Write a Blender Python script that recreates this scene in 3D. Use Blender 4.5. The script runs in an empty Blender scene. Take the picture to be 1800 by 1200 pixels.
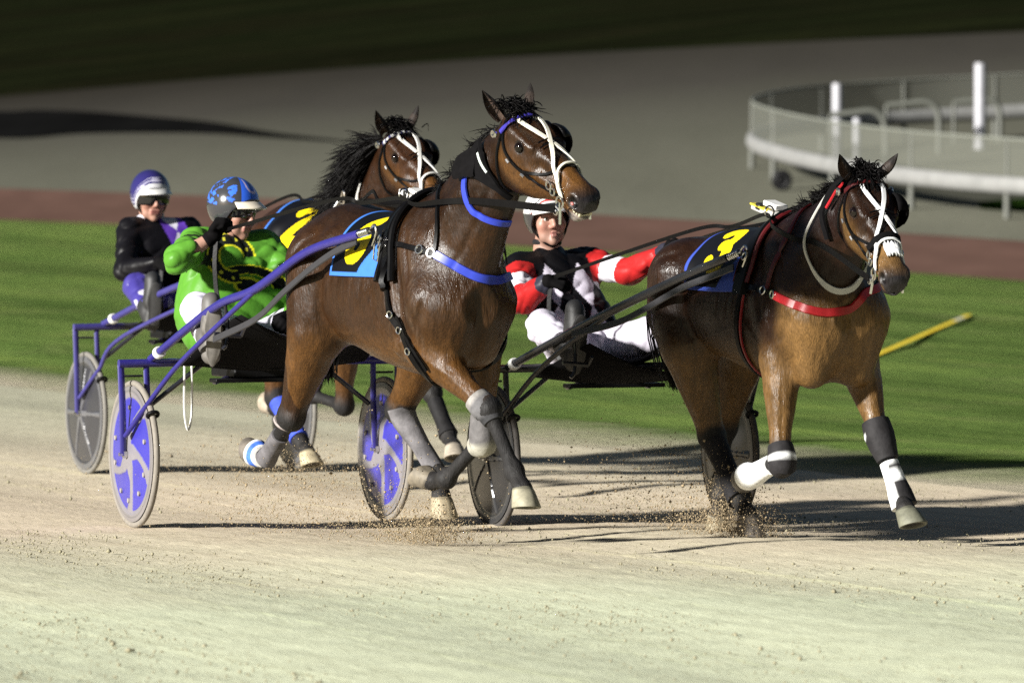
# Night harness race: three horses pulling sulkies out of a bend, built in code.
import bpy, bmesh, math, random
import numpy as np
R = math.radians
scene = bpy.context.scene
COL = scene.collection
random.seed(7); RNG = np.random.default_rng(7)

# ---------------------------------------------------------------- camera, sky, sun, exposure
cam_d = bpy.data.cameras.new("Camera"); cam = bpy.data.objects.new("Camera", cam_d); COL.objects.link(cam)
cam.location = (0, 0, 1.75); cam.rotation_euler = (R(90 - 1.8333), 0, 0)
cam_d.sensor_width = 36; cam_d.lens = 200; cam_d.clip_start = 0.5; cam_d.clip_end = 2000
cam_d.dof.use_dof = True; cam_d.dof.focus_distance = 25.6; cam_d.dof.aperture_fstop = 4.2
scene.camera = cam
scene.cycles.use_denoising = False

SUN_EL, SUN_AZ = 18.0, (-.815, -.58)          # floodlight direction: from the left and a little in front
world = bpy.data.worlds.new("World"); scene.world = world; world.use_nodes = True
wn = world.node_tree.nodes; wl = world.node_tree.links
sky = wn.new('ShaderNodeTexSky'); sky.sky_type = 'NISHITA'; sky.sun_disc = False
sky.sun_elevation = R(SUN_EL); sky.sun_rotation = math.atan2(SUN_AZ[0], SUN_AZ[1])
wl.new(sky.outputs[0], wn['Background'].inputs[0]); wn['Background'].inputs[1].default_value = 0.016
sun_d = bpy.data.lights.new("Sun", 'SUN'); sun = bpy.data.objects.new("Sun", sun_d); COL.objects.link(sun)
sun_d.energy = 5.0; sun_d.angle = R(3.2); sun_d.color = (1.0, .975, .92)
_a = math.hypot(*SUN_AZ); _c = math.cos(R(SUN_EL))
from mathutils import Vector, Matrix
sun.rotation_euler = Vector((SUN_AZ[0]/_a*_c, SUN_AZ[1]/_a*_c, math.sin(R(SUN_EL)))).to_track_quat('Z', 'Y').to_euler()
scene.view_settings.view_transform = 'Standard'; scene.view_settings.look = 'None'
scene.view_settings.exposure = 1.42; scene.view_settings.gamma = 1
# ---------------------------------------------------------------- signed distance fields -> one continuous mesh
def V(*a): return np.array(a, float)
def unit(a): a = np.asarray(a, float); return a/(np.linalg.norm(a) + 1e-12)
def lerp(a, b, t): return np.asarray(a, float) + (np.asarray(b, float) - np.asarray(a, float))*t

class Field:
    def __init__(s): s.P = []
    def add(s, fn, lo, hi, k=.03, op=0): s.P.append((fn, np.asarray(lo, float), np.asarray(hi, float), k, op))
    def cone(s, a, b, ra, rb, k=.03, op=0, lat=None, sq=1.0):
        a = np.asarray(a, float); b = np.asarray(b, float); ab = b - a; L2 = float(ab@ab) + 1e-12
        n = unit(lat) if lat is not None else None
        def fn(p):
            q = p - a
            if n is not None: q = q + np.outer((q@n), n)*(1/sq - 1)
            t = np.clip(q@ab/L2, 0, 1); w = q - t[:, None]*ab
            return np.sqrt((w*w).sum(1)) - (ra + (rb - ra)*t)
        r = max(ra, rb); s.add(fn, np.minimum(a, b) - r, np.maximum(a, b) + r, k, op)
    def chain(s, pts, rs, k=.03, op=0, lat=None, sq=1.0):
        p = np.asarray(pts, float); rs = np.asarray(rs, float); A = p[:-1]; AB = p[1:] - A; L2 = (AB*AB).sum(1) + 1e-12
        def fn(q):
            d = None
            for a, ab, l2, r0, r1 in zip(A, AB, L2, rs[:-1], rs[1:]):
                w = q - a; t = np.clip(w@ab/l2, 0, 1); w = w - t[:, None]*ab; e = np.sqrt((w*w).sum(1)) - (r0 + (r1 - r0)*t); d = e if d is None else np.minimum(d, e)
            return d
        s.add(fn, (p - rs[:, None]).min(0), (p + rs[:, None]).max(0), k, op)
    def ell(s, c, M, rad, k=.03, op=0):
        c = np.asarray(c, float); M = np.asarray(M, float); rad = np.asarray(rad, float)
        def fn(p):
            q = (p - c)@M; a = q/rad; f = np.sqrt((a*a).sum(1)) + 1e-9
            g = np.sqrt(((a/rad)**2).sum(1)) + 1e-9
            return f*(f - 1)/g
        e = (np.abs(M)*rad).sum(1); s.add(fn, c - e, c + e, k, op)
    def ball(s, c, r, k=.03, op=0): s.ell(c, np.eye(3), (r, r, r), k, op)
    def loft(s, o, ax, up, tab, k=.05, ex=2.0):
        # tab rows: s, top, bottom, centre(up), half width [, lateral shift]
        o = np.asarray(o, float); ax = unit(ax); lat = unit(np.cross(up, ax)); up = np.cross(ax, lat)
        T = np.array([list(r) + [0]*(6-len(r)) for r in tab], float)
        ss = np.linspace(T[0, 0], T[-1, 0], 160)
        from_s = [np.interp(ss, T[:, 0], T[:, i]) for i in range(1, 6)]
        for i in range(5):                                     # smooth the table
            a = from_s[i]
            for _ in range(12): a[1:-1] = (a[:-2] + 2*a[1:-1] + a[2:])/4
        tp, bt, ce, hw, ls = from_s; s0, s1 = ss[0], ss[-1]
        def fn(p):
            q = p - o; t = q@ax; y = q@lat; z = q@up; tc = np.clip(t, s0, s1)
            TP = np.interp(tc, ss, tp); BT = np.interp(tc, ss, bt); CE = np.interp(tc, ss, ce); HW = np.interp(tc, ss, hw)
            y = y - np.interp(tc, ss, ls)
            dz = z - CE; A = np.maximum(np.where(dz > 0, TP - CE, CE - BT), .02)
            ay = np.abs(y)/HW; az = np.abs(dz)/A
            f = (ay**ex + az**ex + 1e-9)**(1/ex)
            g = np.sqrt((y/HW**2)**2 + (dz/A**2)**2)/np.maximum(np.sqrt(ay**2 + az**2), 1e-4) + 1e-6
            d = (f - 1)/g; d = np.maximum(d, -np.minimum(A, HW))
            e = np.abs(t - tc)
            return np.where(e > 0, np.sqrt(np.maximum(d, 0)**2 + e**2) + np.minimum(d, 0)*0, d)
        c0 = []
        for i in (0, 80, 159, 40, 120):
            for sz in (tp[i], bt[i]):
                for sy in (-hw[i], hw[i]): c0.append(o + ax*ss[i] + up*sz + lat*(sy + ls[i]))
        c0 = np.array(c0); s.add(fn, c0.min(0) - .06, c0.max(0) + .06, k)
    def ev(s, p, extra=0.0):
        d = np.full(len(p), 1.0)
        for fn, lo, hi, k, op in s.P:
            pad = k + .05 + extra
            m = np.nonzero(np.all((p >= lo - pad) & (p <= hi + pad), 1))[0]
            if len(m) == 0: continue
            e = fn(p[m]); c = d[m]
            if op == 0:
                h = np.clip(k - np.abs(c - e), 0, None)/k; d[m] = np.minimum(c, e) - h*h*k/4
            else:
                h = np.clip(k - np.abs(c + e), 0, None)/k; d[m] = np.maximum(c, -e) + h*h*k/4
        return d
    def grad(s, p, e=.004):
        g = np.empty((len(p), 3))
        for i in range(3):
            a = p.copy(); a[:, i] += e; b = p.copy(); b[:, i] -= e
            g[:, i] = s.ev(a) - s.ev(b)
        return g/(np.linalg.norm(g, axis=1)[:, None] + 1e-9)
    def snap(s, p, off=0.0, it=7):
        p = np.array(p, float)
        for _ in range(it):
            d = s.ev(p, .3); g = s.grad_far(p); p = p - g*((d - off)*.85)[:, None]
        return p, s.grad(p)
    def grad_far(s, p, e=.006):
        g = np.empty((len(p), 3))
        for i in range(3):
            a = p.copy(); a[:, i] += e; b = p.copy(); b[:, i] -= e
            g[:, i] = s.ev(a, .3) - s.ev(b, .3)
        return g/(np.linalg.norm(g, axis=1)[:, None] + 1e-9)
    def mesh(s, h, warp=None):
        lo = np.min([q[1] for q in s.P if q[4] == 0], 0) - .05; hi = np.max([q[2] for q in s.P if q[4] == 0], 0) + .05
        ev = (lambda p, x=0: s.ev(p, x) + warp(p)) if warp else s.ev
        n = (np.ceil((hi - lo)/(4*h)).astype(int) + 1)
        C = np.stack(np.meshgrid(*[lo[i] + np.arange(n[i])*4*h for i in range(3)], indexing='ij'), -1).reshape(-1, 3)
        dc = ev(C, .06).reshape(n); act = np.abs(dc) < 4*h*1.75
        N = (n-1)*4 + 1
        ix = [(np.arange(N[i]) + 2)//4 for i in range(3)]
        Fd = dc[np.ix_(*ix)]; mk = act[np.ix_(*ix)]
        I = np.nonzero(mk); P = np.stack(I, 1)*h + lo
        Fd[I] = ev(P)
        return surface_nets(Fd, lo, h)

def surface_nets(F, lo, h):
    ins = F < 0
    nx, ny, nz = F.shape
    cnt = np.zeros((nx-1, ny-1, nz-1), np.int8)
    for a in (0, 1):
        for b in (0, 1):
            for c in (0, 1): cnt += ins[a:nx-1+a, b:ny-1+b, c:nz-1+c]
    ac = (cnt > 0) & (cnt < 8)
    idx = np.full(ac.shape, -1, np.int64); I = np.nonzero(ac); m = len(I[0]); idx[I] = np.arange(m)
    acc = np.zeros((m, 3)); w = np.zeros(m)
    cor = [(a, b, c) for a in (0, 1) for b in (0, 1) for c in (0, 1)]
    val = {k: F[I[0]+k[0], I[1]+k[1], I[2]+k[2]] for k in cor}
    for k in cor:
        for ax in range(3):
            if k[ax]: continue
            k2 = tuple(k[i] + (i == ax) for i in range(3))
            a, b = val[k], val[k2]; x = (a < 0) != (b < 0)
            t = np.where(x, a/np.where(x, a - b, 1), 0)
            for i in range(3): acc[:, i] += np.where(x, k[i] + (t if i == ax else 0), 0)
            w += x
    v = (np.stack(I, 1) + acc/w[:, None])*h + lo
    faces = []
    for ax in range(3):
        sl0 = [slice(None)]*3; sl1 = [slice(None)]*3; sl0[ax] = slice(0, -1); sl1[ax] = slice(1, None)
        e = ins[tuple(sl0)] != ins[tuple(sl1)]
        J = np.stack(np.nonzero(e), 1); u, q = (ax+1) % 3, (ax+2) % 3
        ok = (J[:, u] > 0) & (J[:, q] > 0) & (J[:, u] < F.shape[u]-1) & (J[:, q] < F.shape[q]-1); J = J[ok]
        def at(du, dq):
            K = J.copy(); K[:, u] -= du; K[:, q] -= dq; return idx[K[:, 0], K[:, 1], K[:, 2]]
        quad = np.stack([at(1, 1), at(0, 1), at(0, 0), at(1, 0)], 1)
        flip = ~ins[J[:, 0], J[:, 1], J[:, 2]]
        quad[flip] = quad[flip][:, ::-1]; faces.append(quad)
    f = np.concatenate(faces); f = f[(f >= 0).all(1)]
    for _ in range(1):                                          # one light smoothing pass
        s = np.zeros_like(v); c = np.zeros(len(v))
        for a, b in ((0, 1), (1, 2), (2, 3), (3, 0)):
            np.add.at(s, f[:, a], v[f[:, b]]); np.add.at(s, f[:, b], v[f[:, a]]); np.add.at(c, f[:, a], 1); np.add.at(c, f[:, b], 1)
        v = v*.5 + .5*s/np.maximum(c, 1)[:, None]
    return v, f

def smooth(x, a, b):
    t = np.clip((x - a)/(b - a), 0, 1); return t*t*(3 - 2*t)
def segdist(p, a, b):
    a = np.asarray(a, float); ab = np.asarray(b, float) - a; t = np.clip((p - a)@ab/(ab@ab + 1e-12), 0, 1)
    return np.linalg.norm(p - a - t[:, None]*ab, axis=1), t
def catmull(pts, n):
    p = np.asarray(pts, float)
    if len(p) == 2: return np.array([lerp(p[0], p[1], t) for t in np.linspace(0, 1, n)])
    q = np.vstack([2*p[0]-p[1], p, 2*p[-1]-p[-2]]); out = []
    for u in np.linspace(0, len(p)-1 - 1e-9, n):
        i = int(u); t = u - i; a, b, c, d = q[i:i+4]
        out.append(.5*((2*b) + (c-a)*t + (2*a-5*b+4*c-d)*t*t + (3*b-a-3*c+d)*t**3))
    return np.array(out)
# ---------------------------------------------------------------- mesh, material and naming helpers
def tag(o, label=None, cat=None, group=None, kind=None):
    for k, v in (('label', label), ('category', cat), ('group', group), ('kind', kind)):
        if v: o[k] = v
    return o
def empty(name, loc, rz=0, rx=0):
    o = bpy.data.objects.new(name, None); COL.objects.link(o); o.location = loc; o.rotation_euler = (rx, 0, rz); o.empty_display_size = .2; return o
def link_mesh(name, v, f, mat=None, parent=None, cols=None, shade=True):
    me = bpy.data.meshes.new(name); v = np.asarray(v, float)
    if isinstance(f, np.ndarray):
        me.vertices.add(len(v)); me.vertices.foreach_set('co', v.astype(np.float32).ravel())
        k = f.shape[1]; me.loops.add(f.size); me.loops.foreach_set('vertex_index', f.astype(np.int32).ravel())
        me.polygons.add(len(f)); me.polygons.foreach_set('loop_start', np.arange(0, f.size, k, dtype=np.int32)); me.polygons.foreach_set('loop_total', np.full(len(f), k, np.int32))
        me.update(calc_edges=True)
    else:
        me.from_pydata([tuple(x) for x in v], [], f)
    me.validate()
    if cols is not None:
        c = np.ones((len(v), 4), np.float32); cols = np.asarray(cols); c[:, :cols.shape[1]] = cols
        a = me.color_attributes.new('Col', 'FLOAT_COLOR', 'POINT'); a.data.foreach_set('color', c.ravel())
    if shade: me.polygons.foreach_set('use_smooth', np.ones(len(me.polygons), bool))
    me.update()
    o = bpy.data.objects.new(name, me); COL.objects.link(o)
    if mat: me.materials.append(mat)
    if parent: o.parent = parent
    return o
class MB:
    """collects shapes and links them as one mesh object"""
    def __init__(s): s.v = []; s.f = []; s.c = []; s.k = []
    def add(s, v, f, col=None):
        n = len(s.v); s.k.append((n, len(s.f))); v = [tuple(map(float, x)) for x in v]; s.v += v; s.f += [tuple(int(i) + n for i in q) for q in f]
        col = (1, 1, 1) if col is None else col
        s.c += [col]*len(v) if np.ndim(col) == 1 else [tuple(x) for x in col]
        return s
    def tube(s, path, r, n=8, col=None, cap=True, flat=None):
        p = np.asarray(path, float); m = len(p); r = np.broadcast_to(np.asarray(r, float), (m,)) if np.ndim(r) == 0 else np.asarray(r, float)
        t = np.gradient(p, axis=0); t /= np.linalg.norm(t, axis=1)[:, None] + 1e-12
        up = V(0, 0, 1) if abs(t[0][2]) < .9 else V(1, 0, 0); a = unit(np.cross(t[0], up)); vs = []
        for i in range(m):
            a = unit(a - t[i]*(a@t[i])); b = np.cross(t[i], a)
            for k in range(n):
                q = 2*math.pi*k/n; vs.append(p[i] + r[i]*(a*math.cos(q) + b*math.sin(q)*(flat or 1)))
        fs = [(i*n+k, i*n+(k+1) % n, (i+1)*n+(k+1) % n, (i+1)*n+k) for i in range(m-1) for k in range(n)]
        if cap: fs += [tuple(range(n))[::-1], tuple((m-1)*n + k for k in range(n))]
        return s.add(vs, fs, col)
    def ring(s, c, nrm, rad, r, n=24, k=6, col=None):
        nrm = unit(nrm); a = unit(np.cross(nrm, V(0, 0, 1) if abs(nrm[2]) < .9 else V(1, 0, 0))); b = np.cross(nrm, a); vs = []
        for i in range(n):
            q = 2*math.pi*i/n; e = a*math.cos(q) + b*math.sin(q)
            for j in range(k):
                w = 2*math.pi*j/k; vs.append(np.asarray(c) + e*(rad + r*math.cos(w)) + nrm*r*math.sin(w))
        return s.add(vs, [(i*k+j, i*k+(j+1) % k, ((i+1) % n)*k+(j+1) % k, ((i+1) % n)*k+j) for i in range(n) for j in range(k)], col)
    def box(s, c, sx, sy, sz, M=None, col=None, bev=.15):
        # chamfered box
        M = np.eye(3) if M is None else np.asarray(M, float); b = bev*min(sx, sy, sz); vs = []
        bm = bmesh.new(); bmesh.ops.create_cube(bm, size=1)
        for v in bm.verts: v.co = (v.co.x*sx, v.co.y*sy, v.co.z*sz)
        bmesh.ops.bevel(bm, geom=bm.edges[:], offset=b, segments=1, affect='EDGES')
        bm.verts.index_update()
        vs = [np.asarray(c) + M@V(*v.co) for v in bm.verts]; fs = [[v.index for v in f.verts] for f in bm.faces]; bm.free()
        return s.add(vs, fs, col)
    def ball(s, c, r, M=None, nu=14, nv=9, col=None):
        r = V(r, r, r) if np.ndim(r) == 0 else np.asarray(r, float); M = np.eye(3) if M is None else np.asarray(M, float); vs = []
        for j in range(nv+1):
            th = math.pi*j/nv
            for i in range(nu):
                q = 2*math.pi*i/nu; vs.append(np.asarray(c) + M@(r*V(math.sin(th)*math.cos(q), math.sin(th)*math.sin(q), math.cos(th))))
        return s.add(vs, [(j*nu+i, (j+1)*nu+i, (j+1)*nu+(i+1) % nu, j*nu+(i+1) % nu) for j in range(nv) for i in range(nu)], col)
    def loftrings(s, rings, col=None, cap=True):
        n = len(rings[0]); vs = [p for r in rings for p in r]
        fs = [(i*n+k, i*n+(k+1) % n, (i+1)*n+(k+1) % n, (i+1)*n+k) for i in range(len(rings)-1) for k in range(n)]
        if cap: fs += [tuple(range(n))[::-1], tuple((len(rings)-1)*n + k for k in range(n))]
        return s.add(vs, fs, col)
    def ribbon(s, P, N, w, th=.004, col=None, closed=False):
        """strap: path P with surface normals N, width w, thickness th"""
        P = np.asarray(P, float); N = np.asarray(N, float); m = len(P)
        T = np.gradient(P, axis=0)
        if closed: T = np.roll(P, -1, 0) - np.roll(P, 1, 0)
        T /= np.linalg.norm(T, axis=1)[:, None] + 1e-12
        B = np.cross(T, N); B /= np.linalg.norm(B, axis=1)[:, None] + 1e-12
        w = np.broadcast_to(np.asarray(w, float), (m,)); vs = []
        for i in range(m):
            for a, b in ((-.5, 0), (-.42, 1), (.42, 1), (.5, 0)): vs.append(P[i] + B[i]*w[i]*a + N[i]*th*b)
        k = m if closed else m-1
        fs = [(i*4+j, i*4+(j+1) % 4, ((i+1) % m)*4+(j+1) % 4, ((i+1) % m)*4+j) for i in range(k) for j in range(4)]
        if not closed: fs += [(0, 1, 2, 3), tuple((m-1)*4 + j for j in (3, 2, 1, 0))]
        return s.add(vs, fs, col)
    def strap(s, F, pts, w, off=.004, th=.005, n=30, col=None, closed=False, snap=True):
        pts = list(pts) + ([pts[0]] if closed else [])
        P = catmull(pts, n)
        if closed: P = P[:-1]
        if snap:
            P, N = F.snap(P, off)
            for _ in range(3):
                Q = P.copy(); Q[1:-1] = (P[:-2] + 2*P[1:-1] + P[2:])/4
                if closed: Q[0] = (P[-1] + 2*P[0] + P[1])/4; Q[-1] = (P[-2] + 2*P[-1] + P[0])/4
                P = Q
            d = F.ev(P); N = F.grad(P); P = P + N*np.maximum(off - d, 0)[:, None]
        else: N = F.grad(P)
        return s.ribbon(P, N, w, th, col, closed)
    def build_each(s, name, mat, parent=None):
        out = []; K = s.k + [(len(s.v), len(s.f))]
        for (a, fa), (b, fb) in zip(K[:-1], K[1:]):
            m = MB(); m.v = s.v[a:b]; m.c = s.c[a:b]; m.f = [tuple(i - a for i in q) for q in s.f[fa:fb]]; out.append(m.build(name, mat, parent))
        return out
    def build(s, name, mat, parent=None, shade=True, cols=True):
        o = link_mesh(name, np.array(s.v), s.f, mat, parent, np.array(s.c) if cols else None, shade)
        bm = bmesh.new(); bm.from_mesh(o.data); bmesh.ops.recalc_face_normals(bm, faces=bm.faces[:]); bm.to_mesh(o.data); bm.free()
        if shade:
            try: o.data.set_sharp_from_angle(angle=R(42))
            except Exception: pass
        return o

_M = {}
def mat(name, col=(.5, .5, .5), rough=.5, metal=0, spec=.5, noise=None, bump=None, attr=False, stretch=None, coat=0, rvar=0, sheen=0):
    """noise=(scale, amount); bump=(scale, strength, distance); attr: colour from the mesh attribute"""
    if name in _M: return _M[name]
    m = bpy.data.materials.new(name); m.use_nodes = True; nt = m.node_tree; b = nt.nodes['Principled BSDF']; L = nt.links
    b.inputs['Roughness'].default_value = rough; b.inputs['Metallic'].default_value = metal; b.inputs['Specular IOR Level'].default_value = spec
    b.inputs['Coat Weight'].default_value = coat; b.inputs['Coat Roughness'].default_value = .15
    if sheen: b.inputs['Sheen Weight'].default_value = sheen
    tc = nt.nodes.new('ShaderNodeTexCoord'); mp = nt.nodes.new('ShaderNodeMapping'); L.new(tc.outputs['Object'], mp.inputs[0])
    if stretch: mp.inputs['Scale'].default_value = stretch
    if attr:
        at = nt.nodes.new('ShaderNodeAttribute'); at.attribute_name = 'Col'; src = at.outputs['Color']
    else:
        rg = nt.nodes.new('ShaderNodeRGB'); rg.outputs[0].default_value = (*col, 1); src = rg.outputs[0]
    if noise:
        nz = nt.nodes.new('ShaderNodeTexNoise'); nz.inputs['Scale'].default_value = noise[0]; nz.inputs['Detail'].default_value = 5; nz.inputs['Roughness'].default_value = .65; L.new(mp.outputs[0], nz.inputs[0])
        mr = nt.nodes.new('ShaderNodeMapRange'); mr.inputs[1].default_value = .25; mr.inputs[2].default_value = .75; mr.inputs[3].default_value = 1 - noise[1]; mr.inputs[4].default_value = 1 + noise[1]; L.new(nz.outputs[0], mr.inputs[0])
        mx = nt.nodes.new('ShaderNodeVectorMath'); mx.operation = 'SCALE'; L.new(src, mx.inputs[0]); L.new(mr.outputs[0], mx.inputs['Scale']); src = mx.outputs[0]
        if rvar:
            m2 = nt.nodes.new('ShaderNodeMapRange'); m2.inputs[1].default_value = .3; m2.inputs[2].default_value = .7; m2.inputs[3].default_value = rough - rvar; m2.inputs[4].default_value = rough + rvar; L.new(nz.outputs[0], m2.inputs[0]); L.new(m2.outputs[0], b.inputs['Roughness'])
    L.new(src, b.inputs['Base Color'])
    if bump:
        bz = nt.nodes.new('ShaderNodeTexNoise'); bz.inputs['Scale'].default_value = bump[0]; bz.inputs['Detail'].default_value = 4; L.new(mp.outputs[0], bz.inputs[0])
        bp = nt.nodes.new('ShaderNodeBump'); bp.inputs['Strength'].default_value = bump[1]; bp.inputs['Distance'].default_value = bump[2]; L.new(bz.outputs[0], bp.inputs['Height']); L.new(bp.outputs[0], b.inputs['Normal'])
    _M[name] = m; return m
# ---------------------------------------------------------------- the ground: sand track, grass infield, kerb, grey outer bend, dark bank
def g_track(y): return float(np.interp(y, [0, 24.2, 25.2, 28.2, 29.5, 60], [.06, .05, .035, -.035, -.05, -.05]))
E1B, E1D = V(-4.1, 45.5), unit(V(6.86, -14.8)); E1N = V(-E1D[1], E1D[0])
SB, SD = V(-9, 100), unit(V(16.2, -20.0))
_A = np.array([[1, x, y, x*y] for x, y in ((-9, 100), (7.2, 80), (-15.3, 170), (13.5, 150))]); _c4 = np.linalg.solve(_A, V(1.2, .55, 3.62, 5.1))
def g_bend(x, y): return float(_c4 @ V(1, x, y, x*y))
def ray_line(th, B, D):                       # where the azimuth th meets the line B + t D
    s = V(math.sin(th), math.cos(th)); k = np.linalg.solve(np.array([s, -D]).T, B); return s*k[0]
def nodes(name, rough=.9):
    m = bpy.data.materials.new(name); m.use_nodes = True; nt = m.node_tree; b = nt.nodes['Principled BSDF']; b.inputs['Roughness'].default_value = rough; b.inputs['Specular IOR Level'].default_value = 0.0
    def N(t, **k):
        n = nt.nodes.new(t)
        for a, v in k.items():
            if a[0] == 'i' and a[1:].isdigit(): n.inputs[int(a[1:])].default_value = v
            elif a in n.inputs: n.inputs[a].default_value = v
            else: setattr(n, a, v)
        return n
    return m, nt, b, N, nt.links
def ramp(N, pts):
    r = N('ShaderNodeValToRGB'); e = r.color_ramp.elements
    while len(e) < len(pts): e.new(.5)
    for i, (p, c) in enumerate(pts): e[i].position = p; e[i].color = (*c, 1)
    return r
def mix(N, L, fac, a, b, mode='MIX'):
    m = N('ShaderNodeMix', data_type='RGBA', blend_type=mode)
    for s, v in ((0, fac), (6, a), (7, b)):
        if hasattr(v, 'is_linked'): L.new(v, m.inputs[s])
        else: m.inputs[s].default_value = v if np.ndim(v) == 0 else (*v, 1)
    return m.outputs[2]
def dirt_material():
    m, nt, b, N, L = nodes('racetrack_sand', .95)
    geo = N('ShaderNodeNewGeometry'); rot = N('ShaderNodeMapping'); rot.inputs['Rotation'].default_value = (0, 0, -math.atan2(E1D[0], -E1D[1])); L.new(geo.outputs['Position'], rot.inputs[0])
    stc = N('ShaderNodeMapping'); stc.inputs['Scale'].default_value = (1.0, .035, 1); L.new(rot.outputs[0], stc.inputs[0])
    streak = N('ShaderNodeTexNoise', Scale=5.5, Detail=7.0, Roughness=.75); L.new(stc.outputs[0], streak.inputs[0])
    patch = N('ShaderNodeTexNoise', Scale=.35, Detail=4.0); L.new(rot.outputs[0], patch.inputs[0])
    drag = N('ShaderNodeMapping'); drag.inputs['Scale'].default_value = (1, .13, 1); L.new(rot.outputs[0], drag.inputs[0])
    fine = N('ShaderNodeTexNoise', Scale=42.0, Detail=6.0, Roughness=.75); L.new(drag.outputs[0], fine.inputs[0])
    clump = N('ShaderNodeTexNoise', Scale=11.0, Detail=5.0, Roughness=.7); L.new(drag.outputs[0], clump.inputs[0])
    sep = N('ShaderNodeSeparateXYZ'); L.new(geo.outputs['Position'], sep.inputs[0])
    # floodlight tint put into the sand colour: pale green near, warmer, then duller
    wob = N('ShaderNodeMath', operation='MULTIPLY_ADD'); L.new(patch.outputs[0], wob.inputs[0]); wob.inputs[1].default_value = 5.0; L.new(sep.outputs[1], wob.inputs[2])
    fr = N('ShaderNodeMapRange'); fr.inputs[1].default_value = 24.0; fr.inputs[2].default_value = 29.0; L.new(wob.outputs[0], fr.inputs[0])
    fr2 = N('ShaderNodeMapRange'); fr2.inputs[1].default_value = 32.0; fr2.inputs[2].default_value = 43.0; L.new(wob.outputs[0], fr2.inputs[0])
    base = mix(N, L, fr.outputs[0], (.52, .545, .395), (.535, .455, .345)); base = mix(N, L, fr2.outputs[0], base, (.37, .36, .27))
    r1 = ramp(N, [(.3, (.86, .85, .83)), (.5, (1, 1, 1)), (.64, (1.05, 1.05, 1.03)), (.72, (1.2, 1.2, 1.15))]); L.new(streak.outputs[0], r1.inputs[0]); c = mix(N, L, 1.0, base, r1.outputs[0], 'MULTIPLY')
    r2 = ramp(N, [(.30, (.40, .39, .36)), (.385, (.90, .89, .87)), (.55, (1, 1, 1)), (.68, (1.10, 1.09, 1.07))]); L.new(fine.outputs[0], r2.inputs[0]); c = mix(N, L, 1.0, c, r2.outputs[0], 'MULTIPLY')
    r3 = ramp(N, [(.28, (.35, .33, .3)), (.335, (1, 1, 1))]); L.new(clump.outputs[0], r3.inputs[0]); c = mix(N, L, .55, c, r3.outputs[0], 'MULTIPLY')
    hm = N('ShaderNodeMapping'); hm.inputs['Scale'].default_value = (1, .004, 1); L.new(rot.outputs[0], hm.inputs[0]); hn = N('ShaderNodeTexNoise', Scale=7.0, Detail=4.0, Roughness=.75); L.new(hm.outputs[0], hn.inputs[0])   # harrow lines
    rh = ramp(N, [(.34, (.88, .87, .86)), (.42, (1, 1, 1)), (.60, (1, 1, 1)), (.66, (1.16, 1.17, 1.10))]); L.new(hn.outputs[0], rh.inputs[0]); c = mix(N, L, 1.0, c, rh.outputs[0], 'MULTIPLY')
    L.new(c, b.inputs['Base Color'])
    bp = N('ShaderNodeBump'); bp.inputs['Strength'].default_value = .32; bp.inputs['Distance'].default_value = .012
    ad = N('ShaderNodeMath', operation='ADD'); L.new(fine.outputs[0], ad.inputs[0]); L.new(clump.outputs[0], ad.inputs[1]); L.new(ad.outputs[0], bp.inputs['Height']); L.new(bp.outputs[0], b.inputs['Normal'])
    return m
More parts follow.
